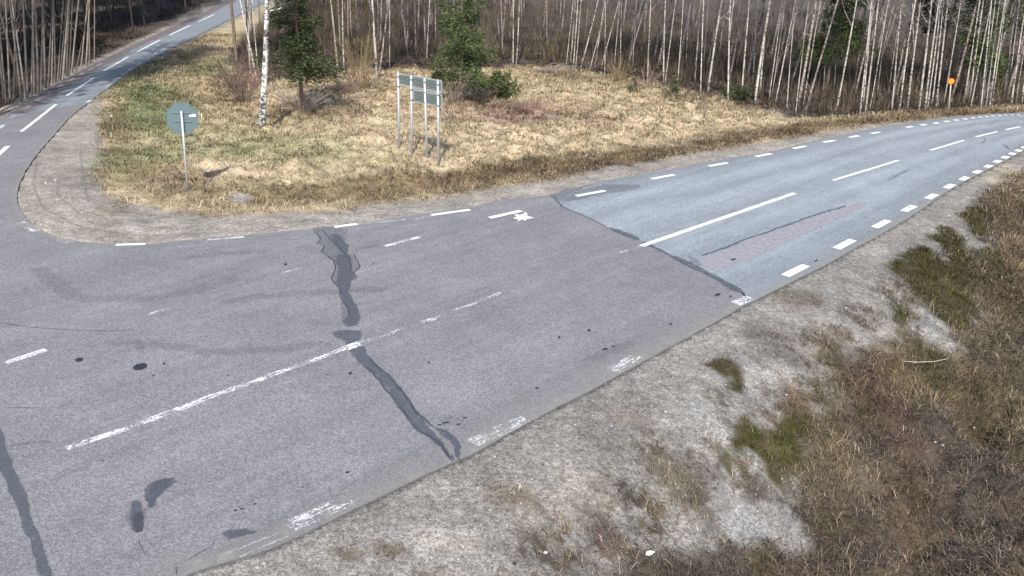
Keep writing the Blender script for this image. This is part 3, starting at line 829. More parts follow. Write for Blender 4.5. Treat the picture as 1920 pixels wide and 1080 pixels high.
# darker marks
sheet([(244,942),(256,936),(264,940),(270,960),(271,985),(268,997),(256,1000),(246,994),(244,970)], .004, S_SEAL, 'asphalt_patch', road, amp=.015, soft=.06)
sheet([(250,962),(269,958),(271,984),(267,998),(255,1001),(251,985)], .0055, S_DARKP, 'asphalt_patch', road, amp=.012, soft=.03)
sheet([(275,955),(276,930),(282,910),(300,897),(328,894),(333,903),(322,914),(306,922),(296,934),(289,953)], .004, S_SEAL, 'asphalt_patch', road, amp=.02, soft=.07)
sheet([(415,1000),(432,992),(484,992),(478,1002),(440,1012),(425,1016)], .004, S_SEAL, 'asphalt_patch', road, amp=.03, soft=.08)
ribbon([(286,957),(283,938),(289,918),(306,905),(331,899)], [.16,.22,.30,.40,.34], .0045, S_SEAL, 'tar_stain', road, .05)
ribbon([(254,938),(257,960),(259,985),(259,1000)], [.24,.30,.24,.20], .0048, S_SEAL2, 'tar_stain', road, .03)
ribbon([(418,1006),(450,1000),(485,993)], .28, .0048, S_SEAL2, 'tar_stain', road, .06)
ribbon([(806,800),(826,806),(846,820),(857,838),(855,856),(866,872)], [.10,.16,.10,.08], .0052, S_SEAL, 'crack_seal', road, .05)
ribbon([(842,848),(850,866),(862,876)], .12, .0058, S_SEAL, 'crack_seal', road, .05)
ribbon([(690,664),(703,684),(722,700),(745,722),(762,745),(778,770),(800,792),(820,806)], .05, .0076, S_LINE, 'crack_seal', road, .04)
def spot(x, y, rx, ry, mat=S_SPOT, rot=0.0):
    pts = [(x + rx * math.cos(a) , y + ry * math.sin(a) - math.cos(a) * rx * .18) for a in np.linspace(0, 2 * math.pi, 12, endpoint=False)]
    r = flat(pts)
    sheet(pts, .0095, mat, 'tar_spot', road, amp=.008, soft=.03)
for s in ((263,688,14,6),(148,675,8,4),(307,682,3,1.8),(287,705,2.4,1.5),(535,496,3,2.4),(1048,633,3,2.1),(1104,620,3.6,2.4),(804,680,3,1.6),(1346,553,6,2.6),(1258,608,3.2,1.8),(657,700,4,2.6),(612,703,2,1.5),(428,705,2,1.4),(568,914,2.4,1.5),(1007,728,4,1.7),
          (441,958,4,2.0),(478,946,4,1.6),(454,955,6,1.8),(192,864,3,1.2),(652,886,5,2),(860,796,5,1.6),(836,793,7,2),(825,797,4,1.6),(872,783,5,1.2),(1135,655,6,2),(1150,650,4,1.4),(1370,556,3,1.4),(700,494,1.8,1.2),(1705,390,1.5,1),(1530,489,3,1.6),(1375,487,6,1.6)):
    spot(*s)
ribbon([(1340,558),(1337,562)], .05, .0095, S_SPOT, 'tar_spot', road, .0)
sheet([(140,179.5),(150,176),(160,174.5),(164,176),(157,179),(146,181.5)], .004, S_SEAL, 'asphalt_patch', side, amp=.02, soft=.08)
for pts, w in (([(400,566),(500,556),(600,548),(735,541)], .38), ([(190,640),(300,650),(420,661),(530,655),(640,640)], .34), ([(330,486),(400,478),(520,470)], .4), ([(60,500),(150,560),(300,560),(460,520)], .5), ([(690,548),(738,541)], .22), ([(1060,608),(1100,602)], .2),
               ([(1080,680),(1150,656),(1200,640)], .3), ([(480,955),(420,975)], .3), ([(820,800),(880,780)], .35), ([(0,833),(60,832),(120,830)], .12), ([(660,470),(720,456)], .2)):
    ribbon(pts, w, .003, S_TYRE, 'tyre_mark', road, .12)
ribbon([(-10,604),(60,614),(130,619),(210,621),(260,618)], .025, .0032, S_LINE, 'hairline_crack', road, .02)
ribbon([(0,763),(60,765),(100,764)], .02, .0032, S_LINE, 'hairline_crack', road, .02)
ribbon([(257,1002),(262,1020),(272,1036),(276,1050)], .018, .0032, S_LINE, 'hairline_crack', road, .02)
for pts in ([(322,1050),(330,1060),(334,1085)],[(334,1068),(350,1052),(375,1036),(398,1024),(402,1016),(397,1008)]): ribbon(pts, .022, .0062, S_LINE, 'hairline_crack', road, .02)
for pts, w in (([(190,592),(260,590),(330,575),(400,566)], .5), ([(0,585),(100,600),(200,604)], .3), ([(1000,372),(1060,366)],.12)): ribbon(pts, w, .0025, S_PALE, 'pale_scrape', road, .1)
# dust and grit along the asphalt's edges
S_RED = mat_stain('reddish_shoulder', (.165, .125, .122), .4, .9, 2.0, .3, .5, .95)
def edge_band(LL, w0, z, parent, sgn, mat=None):
    D = densify(LL, .4); n = len(D)
    t = np.gradient(D, axis=0); t /= np.linalg.norm(t, axis=1, keepdims=True)
    nn = np.column_stack([-t[:, 1], t[:, 0]]) * sgn
    V = []; rim = []
    for i in range(n):
        w = w0 * (.8 + .7 * float(vnoise(np.array([i * .13]), np.array([.5 + w0 * 9]))[0]))
        for q, r in ((.01, 1), (.35, .6), (1, 0)):
            p = D[i] + nn[i] * w * q; V.append((p[0], p[1], z)); rim.append(r)
    Q = [(3 * i + j, 3 * i + j + 1, 3 * i + j + 4, 3 * i + j + 3) for i in range(n - 1) for j in range(2)]
    me = pymesh('road_dust', V, Q, mat or S_DUST)
    a = me.attributes.new('rim', 'FLOAT', 'POINT'); a.data.foreach_set('value', np.array(rim, np.float32))
    for p in me.polygons:
        if p.normal.z < 0: p.flip()
    o = link('road_dust', me, parent)
edge_band(NEAR[1:JN + 1], .75, .0022, road, 1)
edge_band(NEAR[JN:-1], .35, .0022, grey, 1)
edge_band(CORNER, .35, .0022, road, 1)
edge_band(FARR[:-1], .30, .0022, grey, -1)
edge_band(WESTL[:-1], 1.0, .0022, side, -1, S_RED)
# star shaped splash of road paint
st = [(962,410),(969.5,407.5),(964,401.3),(974.5,403.8),(981,402),(985.5,397.8),(989,402.5),(988,405.5),(1001.5,409),(989,410.5),(984.5,414.2),(979.5,411.6),(970,415),(973,411.2)]
P = flat(st)
me = pymesh('paint_splash', [(p[0], p[1], .009) for p in P], [tuple(range(len(P)))], S_STAR)
me.uv_layers.new(name='UVMap')
if me.polygons[0].normal.z < 0: me.flip_normals()
link('paint_splash', me, road)

# faint wheel ruts pressed in the corner gravel
S_RUT = mat_stain('rut_soil', (.19, .17, .15), .05, .45, 8, .4, .6, .95)
for pts in ([(70,300),(62,345),(80,390),(150,425),(260,442),(420,436)],[(150,280),(155,330),(165,380)],[(110,330),(108,365),(150,400),(230,420),(340,428)],[(140,390),(200,408),(290,415)],[(104,380),(120,372),(128,360)]):
    q = [g for g in pts]
    zz = max(height(flat(q))) + .012
    ribbon(q, .09, 0, S_RUT, 'wheel_rut', road, .03, zs=float(max(zz, -.015)))

# ------------------------------------------------------------------ grass, heath, gravel stones
def blades(base, ang, length, lean, width, col, wang=None):
    n = len(base)
    h = np.column_stack([np.cos(ang), np.sin(ang), np.zeros(n)])
    up = np.array([0, 0, 1.0])
    l1 = lean * .6; l2 = np.minimum(lean * 1.35, 1.75)
    p1 = base + length[:, None] * .5 * (h * np.sin(l1)[:, None] + up * np.cos(l1)[:, None])
    p2 = p1 + length[:, None] * .5 * (h * np.sin(l2)[:, None] + up * np.cos(l2)[:, None])
    wa = (ang + math.pi / 2) if wang is None else wang
    s = np.column_stack([np.cos(wa), np.sin(wa), np.zeros(n)]) * width[:, None] * .5
    V = np.stack([base - s, base + s, p1 - s * .8, p1 + s * .8, p2], 1).reshape(-1, 3)
    i = np.arange(n)[:, None] * 5
    loops = (i + np.array([[0, 1, 3, 2, 2, 3, 4]])).ravel()
    st = (np.arange(n)[:, None] * 7 + np.array([[0, 4]])).ravel()
    tt = np.tile([4, 3], n)
    C = np.repeat(col, 5, 0)
    return V, loops, st, tt, C

m_blade = mat_blades('grass_blades')
def scatter_poly(n, box):
    return np.column_stack([rng.uniform(box[0], box[1], n), rng.uniform(box[2], box[3], n)])

def inframe(P, z=0.0, m=90):
    c, s = math.cos(ROLL), math.sin(ROLL)
    X, Y, Z = P[:, 0], P[:, 1], z - CAMH
    fwd = Y * math.cos(PIT) - Z * math.sin(PIT)
    upv = Y * math.sin(PIT) + Z * math.cos(PIT)
    a = F * X / fwd; b = F * upv / fwd
    x = c * a + s * b; y = -s * a + c * b
    return (fwd > 1) & (x > -960 - m) & (x < 960 + m) & (y > -540 - m) & (y < 540 + m)

def veg(name, kinds, n, box, k, hgt, lean, wid, label, cat, minw=.3, cj=.35, sp=.12, spread=None, tintmix=.35):
    P = scatter_poly(n, box)
    P = P[inframe(P)]
    W, dn, do, bank = cover(P)
    w = W[:, kinds].sum(1)
    w = np.clip((w - minw * .5) / minw, 0, 1)
    onroad = inside(P, PINK) | inside(P, GREY) | inside(P, SIDE)
    keep = (rng.random(len(P)) < w) & ~onroad
    P = P[keep]; W = W[keep]
    big = .6 + .8 * fbm(P[:, 0], P[:, 1], 1.1, 3, 40.)
    B = np.repeat(P, k, 0) + rng.normal(0, sp, (len(P) * k, 2))
    onroad = inside(B, PINK) | inside(B, GREY) | inside(B, SIDE)
    keepb = ~onroad
    hh = np.repeat(big * rng.uniform(hgt[0], hgt[1], len(P)), k) * rng.uniform(.6, 1.25, len(B))
    c0 = albedo(W, P)
    c0 = np.repeat(c0, k, 0)
    c = c0 * np.exp(rng.normal(0, cj, (len(B), 1))) * rng.uniform(.88, 1.12, (len(B), 3))
    cl = np.repeat(sstep(.38, .66, fbm(P[:, 0], P[:, 1], 2.1, 3, 95.)), k)
    tr = rng.random(len(B)) < tintmix * (.35 + 1.7 * cl)
    c[tr] = c[tr] * .4 + np.array([.36, .27, .15]) * .6 * (c[tr].mean(1, keepdims=True) / .2) ** .35 * rng.uniform(.55, 1.05, (tr.sum(), 1))
    hh = hh * np.repeat(np.clip(1.1 - W[:, GRAVEL] - W[:, PALE] - W[:, SAND], .3, 1), k)
    ang = rng.uniform(0, 2 * math.pi, len(B))
    wa = np.repeat(fbm(P[:, 0], P[:, 1], .8, 2, 50.) * 9, k)
    ang = np.where(rng.random(len(B)) < .45, wa + rng.normal(0, .5, len(B)), ang)
    z = height(B) - .015
    base = np.column_stack([B, z])
    dist = np.hypot(B[:, 0], B[:, 1])
    width = rng.uniform(wid[0], wid[1], len(B)) * np.clip(dist / 22, .7, 1.9)
    V, lo, st_, tt, C = blades(base[keepb], ang[keepb], hh[keepb], rng.uniform(lean[0], lean[1], len(B))[keepb], width[keepb], np.clip(c, .01, .75)[keepb])
    me = mesh_np(name, V, lo, st_, tt, col=C)
    o = link(name, me, None, m_blade)
    tag(o, label, cat, None, 'stuff')
    return len(st_) * 1.5
tot = 0
tot += veg('meadow_grass', [STRAW, GREEN, RED, OLIVE, BROWN, FLOOR], 66000, (-30, 34, 15, 62), 6, (.18, .42), (1.0, 1.62), (.010, .026), 'flattened straw coloured dead grass covering the meadow between the roads', 'grass', .4, .30, .13, tintmix=.22)
tot += veg('bank_grass', [HEATH, OLIVE, BROWN, RUST], 150000, (-2, 26, 5, 30), 6, (.10, .28), (.75, 1.6), (.007, .018), 'matted brown and olive grass and heather on the roadside bank', 'grass', .35, .6, .10, tintmix=.22)
tot += veg('moss', [MOSS], 60000, (-2, 20, 5, 28), 7, (.03, .16), (.2, 1.3), (.010, .020), 'dark green and yellowish moss cushions on the gravel bank', 'moss', .5, .5, .05, tintmix=.05)
print('veg tris', tot)

def stones():
    ico = np.array([(0,0,1),(.89,0,.45),(.28,.85,.45),(-.72,.53,.45),(-.72,-.53,.45),(.28,-.85,.45),(.72,.53,-.3),(-.28,.85,-.3),(-.89,0,-.3),(-.28,-.85,-.3),(.72,-.53,-.3)])
    fc = np.array([(0,1,2),(0,2,3),(0,3,4),(0,4,5),(0,5,1),(1,6,2),(2,7,3),(3,8,4),(4,9,5),(5,10,1),(2,6,7),(3,7,8),(4,8,9),(5,9,10),(1,10,6)])
    P = np.vstack([scatter_poly(70000, (-4, 20, 5, 26)), scatter_poly(26000, (-14, 20, 14, 40))])
    P = P[inframe(P)]
    W, dn, do, bank = cover(P)
    onroad = inside(P, PINK) | inside(P, GREY) | inside(P, SIDE)
    g = W[:, GRAVEL] + W[:, PALE]
    keep = (rng.random(len(P)) < g * np.where(bank, .6, .45)) & ~onroad
    P = P[keep]; W = W[keep]
    n = len(P)
    s = np.exp(rng.normal(math.log(.0085), .42, n)); s = np.minimum(s, .05)
    a = rng.uniform(0, 6.28, n)
    sq = rng.uniform(.5, .9, (n, 3)); 
    v = ico[None] * sq[:, None] * (1 + rng.uniform(-.25, .25, (n, 11, 1)))
    x = v[..., 0] * np.cos(a)[:, None] - v[..., 1] * np.sin(a)[:, None]; y = v[..., 0] * np.sin(a)[:, None] + v[..., 1] * np.cos(a)[:, None]
    V = np.stack([x, y, v[..., 2] * .7], -1) * s[:, None, None] + np.column_stack([P, height(P) + s * .15])[:, None]
    idx = (np.arange(n)[:, None, None] * 11 + fc[None]).reshape(-1, 3)
    c = rng.uniform(.05, .46, (n, 1)) * np.array([1, .96, .90]) * rng.uniform(.93, 1.07, (n, 3))
    br = rng.random(n) < .012; c[br] = (.75, .74, .72)
    me = quads_mesh('gravel', V.reshape(-1, 3), idx, col=np.repeat(c, 11, 0))
    o = link('gravel', me, None, mat_blades('stone', 0.0))
    tag(o, 'loose grey and white gravel stones along the edges of the roads', 'gravel', None, 'stuff')
    print('stones', n)
stones()

# ------------------------------------------------------------------ trees
m_bw = mat_birch('birch_bark', (.50, .455, .395), amount=.56)
m_bwhite = mat_birch('white_birch_bark', (.80, .78, .73), amount=.535)
m_pine = mat_plain('pine_bark', (.25, .215, .185), .9, var=.4, scale=5, bumpd=.02)
m_pinedark = mat_plain('dark_pine_bark', (.13, .095, .07), .9, var=.4, scale=5, bumpd=.02)
m_twig = mat_plain('twigs', (.11, .075, .062), .9, var=.3)
m_twiggrey = mat_plain('grey_twigs', (.24, .20, .165), .9, var=.3)
m_need = mat_blades('needles', .15)

def rv(a=1.0): return Vector((random.uniform(-a, a), random.uniform(-a, a), random.uniform(-a, a)))

def trunk_mesh(name, h, r, bend, mat, fork=False, limbs=0, lo=.3):
    mb = MB(); n = 13
    ph = random.random() * 6
    axis = []
    for i in range(n):
        t = i / (n - 1)
        axis.append(Vector((bend * math.sin(t * 5 + ph) * t, bend * .6 * math.cos(t * 4 + ph) * t, h * t - .25)))
    axis[0].x = axis[0].y = 0
    mb.tube(axis, [r * (1.25 if i == 0 else 1) * (1 - .88 * (i / (n - 1))) for i in range(n)], 8)
    if fork:
        k = random.randint(2, 4); p = axis[k]; d = random.choice((-1, 1))
        mb.tube([p, p + Vector((.25 * d, .1, 1.3)), p + Vector((.7 * d, .2, 3.4)), p + Vector((1.1 * d, .2, 6))], [r * .7, r * .55, r * .4, r * .1], 6)
    for q in range(limbs):
        t = random.uniform(lo, .8); i = int(t * (n - 1)); p = axis[i].lerp(axis[i + 1], t * (n - 1) - i)
        a = random.random() * 6.28; l = random.uniform(.4, 1.5)
        e = Vector((math.cos(a), math.sin(a), random.uniform(.1, .9)))
        mb.tube([p, p + e * l * .5, p + e * l + Vector((0, 0, .2 * l))], [r * .22, r * .15, r * .05], 4, False)
    return mb.mesh(name, mat, True), axis

def twig_crown(name, h, axis, n, mat, z0=.5):
    V = []; Fc = []
    for i in range(n):
        t = random.uniform(z0, .98); k = t * (len(axis) - 1); j = int(k); p = axis[j].lerp(axis[min(j + 1, len(axis) - 1)], k - j)
        a = random.random() * 6.28; l = (1.05 - t) * random.uniform(1.5, 3.4) + .3
        e = Vector((math.cos(a), math.sin(a), random.uniform(.3, 1.1))).normalized()
        s = Vector((-e.y, e.x, 0)).normalized()
        q = p + e * l; w = .02
        b = len(V); V += [p - s * w, p + s * w, q]; Fc.append((b, b + 1, b + 2))
        for m in range(8):
            u = random.uniform(.25, 1); p2 = p.lerp(q, u); e2 = (e + rv(.9)).normalized(); q2 = p2 + e2 * random.uniform(.3, 1.0)
            s2 = Vector((-e2.y, e2.x, .1)).normalized() * .012
            b = len(V); V += [p2 - s2, p2 + s2, q2]; Fc.append((b, b + 1, b + 2))
    return pymesh(name, V, Fc, mat)

def needle_mesh(name, branches, dens, ln, wd, cols, droop=0.0):
    """branches: list of (p, q, halfwidth) ; needle sprays as small faces"""
    bs = []; an = []; out = []
    V = []; C = []; I = []
    for p, q, hw in branches:
        l = (q - p).length; n = max(3, int(dens * l))
        for i in range(n):
            t = random.uniform(.12, 1.0); c = p.lerp(q, t)
            side = (q - p).normalized().cross(Vector((0, 0, 1)))
            c = c + side * random.uniform(-1, 1) * hw * (1.15 - t) + Vector((0, 0, random.gauss(0, .07) * (1 + 3 * hw)))
            d = ((q - p).normalized() * .8 + side * random.uniform(-1, 1) + rv(.5) - Vector((0, 0, droop))).normalized()
            s = d.cross(rv(1)).normalized() * wd * random.uniform(.6, 1.3)
            L_ = ln * random.uniform(.6, 1.4)
            k = len(V); V += [c - s, c + s, c + d * L_ * .6 + s * .6, c + d * L_]
            I.append((k, k + 1, k + 2, k + 3))
            col = random.choice(cols); f = random.uniform(.65, 1.35)
            C += [(col[0] * f, col[1] * f, col[2] * f)] * 4
    return quads_mesh(name, np.array([tuple(v) for v in V]), np.array(I), col=np.array(C))

def copy_tree(src, loc, rotz, scale, lean=0.0):
    r = src.copy(); COL.objects.link(r)
    r.location = loc; r.rotation_mode = 'XYZ'
    r.scale = scale
    M = Matrix.Rotation(lean, 4, 'Y') @ Matrix.Rotation(rotz, 4, 'Z')
    r.rotation_euler = M.to_euler()
    for ch in src.children:
        c = ch.copy(); COL.objects.link(c); c.parent = r
    return r

# prototypes (first instance of each is moved to its own place)
def proto_birch(i, fork):
    ax_h = 11.5
    tm, ax = trunk_mesh('birch_trunk', ax_h, .07, .16 + .07 * (i % 3), m_bw, fork, 6 + i)
    cm = twig_crown('birch_crown', ax_h, ax, 70, m_twig, .5)
    return tm, cm
m_bdeep = mat_birch('shaded_birch_bark', (.31, .27, .235), (.07, .04, .035), .54)  # same birch bark with the wood's inner shade put into its colour
BIR = [proto_birch(i, i % 3 == 1) for i in range(7)]
def recolour(me, m):
    c = me.copy(); c.materials[0] = m; return c
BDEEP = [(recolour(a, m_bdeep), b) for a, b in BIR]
def proto_pine(i):
    tm, ax = trunk_mesh('pine_trunk', 12, .085, .12 + .05 * (i % 3), m_pine, False, 7, .15)
    br = []
    for q in range(60):
        t = random.uniform(.55, 1.0); a = random.random() * 6.28; l = (1.15 - t) * 3.4 + .3
        p = Vector((0, 0, 12 * t - .25)); br.append((p, p + Vector((math.cos(a) * l, math.sin(a) * l, random.uniform(-.2, .5) * l)), .35))
    cm = needle_mesh('pine_crown', br, 30, .40, .09, [(.045, .07, .028), (.06, .085, .03)])
    cm.materials.append(m_need)
    return tm, cm
PIN = [proto_pine(i) for i in range(4)]

def place_tree(kind, base, top_px=None, w_px=None, label='', group=None, cat='tree', hs=None, lean=None, mat=None):
    protos = (BDEEP if mat == 'deep' else BIR) if kind == 'birch_tree' else (PDEEP if mat in ('deep', 'deep_light') else PIN)
    r0 = .07 if kind == 'birch_tree' else .085
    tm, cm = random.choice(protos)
    loc = base
    dist = (Vector((loc.x, loc.y, loc.z)) - Vector((0, 0, CAMH))).length
    if lean is None:
        d = rays([top_px])[0]; t = loc.y / d[1]; tx, tz = d[0] * t, CAMH + d[2] * t
        lean = math.atan2(tx - loc.x, max(.5, tz - loc.z))
    rad = (w_px / 2 * dist / F if w_px else r0 * random.uniform(.55, .9))
    s = rad / (r0 * .93)
    root = empty(kind, loc)
    root.rotation_euler = (Matrix.Rotation(lean, 4, 'Y') @ Matrix.Rotation(0, 4, 'Z')).to_euler()
    hsc = hs or random.uniform(.85, 1.1)
    tag(root, label, cat, group)
    if mat in ('light_crown', 'deep_light'): cm = BIR[0][1]
    a = link('trunk', tm, root); b = link('crown', cm, root)
    rz = random.random() * 6.28
    for o, q in ((a, s), (b, 1.0)):
        o.rotation_euler = (0, 0, rz); o.scale = (q, q, hsc)
    # keep sideways bends small on thin trees: bends scale with s too
    return root

# traced birches of the right-hand wood: base x, base y, x where the trunk passes y=108, width
BT = [(1062,126,1064,2),(1070,121,1071,2.5),(1074.5,126,1076,2.5),(1079,130,1081,2),(1087,132,1094,3),(1105,134,1112,2.6),(1115,130,1118,2.4),(1126,130,1132,1.8),(1134,140,1134.5,1.8),(1151,131,1153,2),(1163,126,1163.5,2),(1177,125,1182,3),(1186,130,1187,1.8),
 (1214,151,1215,3.2),(1244,156,1245,3.4),(1247.5,152,1253,3),(1270,135,1275,3.5),(1270.5,157,1274,2),(1286,126,1287,2.2),(1302,158,1306,3),(1313.5,174,1316,3),(1318,134,1320,2),(1327,173,1337,4.8),(1347,124,1348,2),
 (1365,185,1367.5,4),(1390,184,1395.5,3.6),(1411,159,1414,3),(1415.5,191,1427,6),(1425,176,1431,4),(1441,190,1452,2.6),(1446,191,1458,2),(1453,200,1471,3),(1475,208,1482,2.6),(1483,162,1499,2.4),(1492,211,1503,2),(1505,206,1521,2.6),(1544,171,1547,2),(1564,172,1567,2.2),
 (1567,213,1587,4),(1600,174,1610,2.8),(1612,215,1623,3.4),(1618,196,1627,3),(1622,213,1634,4),(1631,206,1648,2),(1645,177,1653,2.4),(1665,180,1675,2.5),(1672,206,1682,3.4),
 (1686,208,1701,4),(1701,206,1712,4.4),(1722,207,1735,5),(1734,208,1746,4),(1739,204,1751,3),(1746.5,202,1758,3),(1755,203,1765,4),(1769.5,194,1784,3),(1806,199,1821,3),(1815.5,198,1830,4),(1820,201,1838,2.5),(1839,201,1849,3),(1842,199,1853,2),
 (1848,200,1859.5,3),(1855,202,1869,3),(1860,198,1872,2),(1882,187,1892,2.6),(1889,193,1899,2.4),(1896,197.5,1909,3.2),(1904,193,1917,2.2),(1915,197,1926,4)]
ORD = ['first','second','third','fourth','fifth','sixth','seventh','eighth','ninth','tenth','eleventh','twelfth','thirteenth','fourteenth','fifteenth','sixteenth','seventeenth','eighteenth','nineteenth','twentieth',
       'twenty-first','twenty-second','twenty-third','twenty-fourth','twenty-fifth','twenty-sixth','twenty-seventh','twenty-eighth','twenty-ninth','thirtieth','thirty-first','thirty-second','thirty-third','thirty-fourth','thirty-fifth']
BT.sort(key=lambda t: t[0])
leftof = [t for t in BT if t[0] < 1320]; mid = [t for t in BT if 1320 <= t[0] < 1600]; r1 = [t for t in BT if 1600 <= t[0] < 1779]; r2 = [t for t in BT if t[0] >= 1779]
def thick(w): return 'stout' if w >= 4 else 'slender' if w >= 2.6 else 'very thin'
for grp, txt in ((leftof, '{} birch trunk behind the meadow, {} counting rightward from the brush pile'), (mid, '{} leaning birch at the meadow corner, {} from the left in that stretch'),
                 (r1[::-1], '{} birch beside the road verge, {} counting leftward from the orange sign'), (r2, '{} birch past the bend, {} to the right of the orange sign')):
    for i, (bx, by, tx, w) in enumerate(grp):
        place_tree('birch_tree', gp1(bx, by), (tx, 108), w * .78, txt.format(thick(w), ORD[i]), 'birches along the edge of the wood')

# random deeper birches of the wood
FRONT = [(560,-8),(500,30),(455,70),(448,112),(520,100),(600,112),(700,108),(815,104),(960,108),(1060,112),(1200,132),(1300,150),(1420,180),(1490,200),(1570,203),(1690,198),(1900,188),(2100,186)]
WOOD = np.vstack([flat(FRONT), np.array([[95, 70], [95, 125], [-35, 125]])])
def wood_pts(n, poly, box, mind):
    out = []
    while len(out) < n:
        P = scatter_poly(4000, box)
        # denser towards the front
        P = P[inside(P, poly)]
        dd = seg_dist(P, poly[:len(FRONT)] if poly is WOOD else poly)
        P = P[rng.random(len(P)) < np.exp(-dd / 16)]
        for p in P:
            if all((p[0] - q[0]) ** 2 + (p[1] - q[1]) ** 2 > mind * mind for q in out[-120:]): out.append(p)
            if len(out) >= n: break
    return np.array(out)
WP = wood_pts(225, WOOD, (-25, 60, 30, 95), .8)
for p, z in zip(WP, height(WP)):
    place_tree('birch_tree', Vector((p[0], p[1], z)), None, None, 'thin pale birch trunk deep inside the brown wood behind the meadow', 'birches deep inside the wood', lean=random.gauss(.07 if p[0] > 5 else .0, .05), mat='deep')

# left pine wood
m_pdeep = mat_plain('shaded_pine_bark', (.085, .07, .06), .9, var=.3, scale=5)  # darker copy of the pine bark, shade of the deep stand painted in
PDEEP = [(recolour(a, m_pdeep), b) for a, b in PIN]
def shades_road(p):
    Q = np.array([[p[0] - .04 * t, p[1] + t] for t in (3, 5, 7, 9, 11, 13, 15)] + [[p[0] + o, p[1] + t] for t in (7, 10, 13) for o in (-2.2, 2.2)])
    return bool((inside(Q, SIDE) | inside(Q, PINK)).any())
PT = [(2,204,0,2.4),(11,189,2,2.6),(16,198,6,2.8),(23,188,17,3),(30,191,29,3),(44,193,33.6,3.4),(52,187,39,3),(55.5,186,50,3.6),(63,183,62,2.4),(69,179,65,4),(76,176,72,3.6),(81,173,80,2.8),(89,167,86,4),(95,163.5,95,3),(101,160,100,2),(108,156.5,105,3),(112,154,113,2),
      (116.5,152,118,2.6),(122,150,122.6,3),(129,146,128,3),(133.5,143.5,133,2.2),(138.5,139,139,2.8),(147,136,150,1.8),(156,131,156,2),(165.6,126.5,165,2.6),(172,121,171,2.4),(181,115,181,2)]
for i, (bx, by, tx, w) in enumerate(PT):
    p = gp1(bx - 4, by - 2)
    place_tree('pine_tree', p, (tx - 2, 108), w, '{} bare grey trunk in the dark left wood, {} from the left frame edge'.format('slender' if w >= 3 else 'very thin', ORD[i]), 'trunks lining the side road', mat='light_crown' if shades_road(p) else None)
WF = WESTL + np.array([-1.6, 1.2])
LW = np.vstack([flat([(-300, 330)]), flat([(-60, 232)]), WF[:-1], np.array([[-70, 110], [-110, 40]])])
LP = wood_pts(150, LW, (-75, -8, 20, 100), .7)
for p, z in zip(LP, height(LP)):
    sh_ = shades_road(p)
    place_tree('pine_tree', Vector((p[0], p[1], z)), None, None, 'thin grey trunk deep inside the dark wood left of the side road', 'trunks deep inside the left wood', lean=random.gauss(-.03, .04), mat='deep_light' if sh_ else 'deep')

# --- undergrowth that nobody could count
def undergrowth(name, poly, n, box, hgt, cols, label, near=None, wid=(.012, .03), fall=14):
    P = scatter_poly(n, box); P = P[inside(P, poly)]; 
    dd = seg_dist(P, poly[:near]) if near else seg_dist(P, poly)
    P = P[rng.random(len(P)) < np.exp(-dd / fall)]
    P = P[inframe(P, 0, 120)]
    clump = fbm(P[:, 0], P[:, 1], .45, 3, 90.)
    P = P[rng.random(len(P)) < sstep(.3, .55, clump) * .85 + .15]
    k = 5; m = len(P) * k
    B = np.repeat(P, k, 0) + rng.normal(0, .16, (m, 2))
    c = np.array(cols)[rng.integers(0, len(cols), m)] * np.exp(rng.normal(0, .3, (m, 1)))
    h = np.repeat(rng.uniform(hgt[0], hgt[1], len(P)) * (.5 + fbm(P[:, 0], P[:, 1], .7, 2, 5.)), k) * rng.uniform(.5, 1.2, m)
    V, lo, s_, tt, C = blades(np.column_stack([B, height(B) - .02]), rng.uniform(0, 6.28, m), h, rng.uniform(.1, 1.15, m), rng.uniform(wid[0], wid[1], m), c)
    me = mesh_np(name, V, lo, s_, tt, col=C)
    tag(link(name, me, None, m_blade), label, 'undergrowth', None, 'stuff')
    print(name, len(P))
UC = [(.115, .085, .068), (.145, .108, .088), (.10, .085, .045), (.18, .14, .11), (.12, .11, .055), (.07, .054, .046)]
undergrowth('undergrowth', np.vstack([flat([(x, y + (4 if x < 1400 else 6)) for x, y in FRONT]), WOOD[-3:]]), 120000, (-25, 62, 26, 95), (.3, 1.35), UC, 'brown leafless brush filling the birch wood behind the meadow', len(FRONT))
undergrowth('undergrowth', LW, 30000, (-75, -8, 20, 100), (.2, .9), [(.035, .026, .022), (.05, .035, .03), (.028, .025, .018)], 'low dark scrub on the floor of the wood left of the side road', None)  # scrub colours near black: the wood's interior shade is painted in

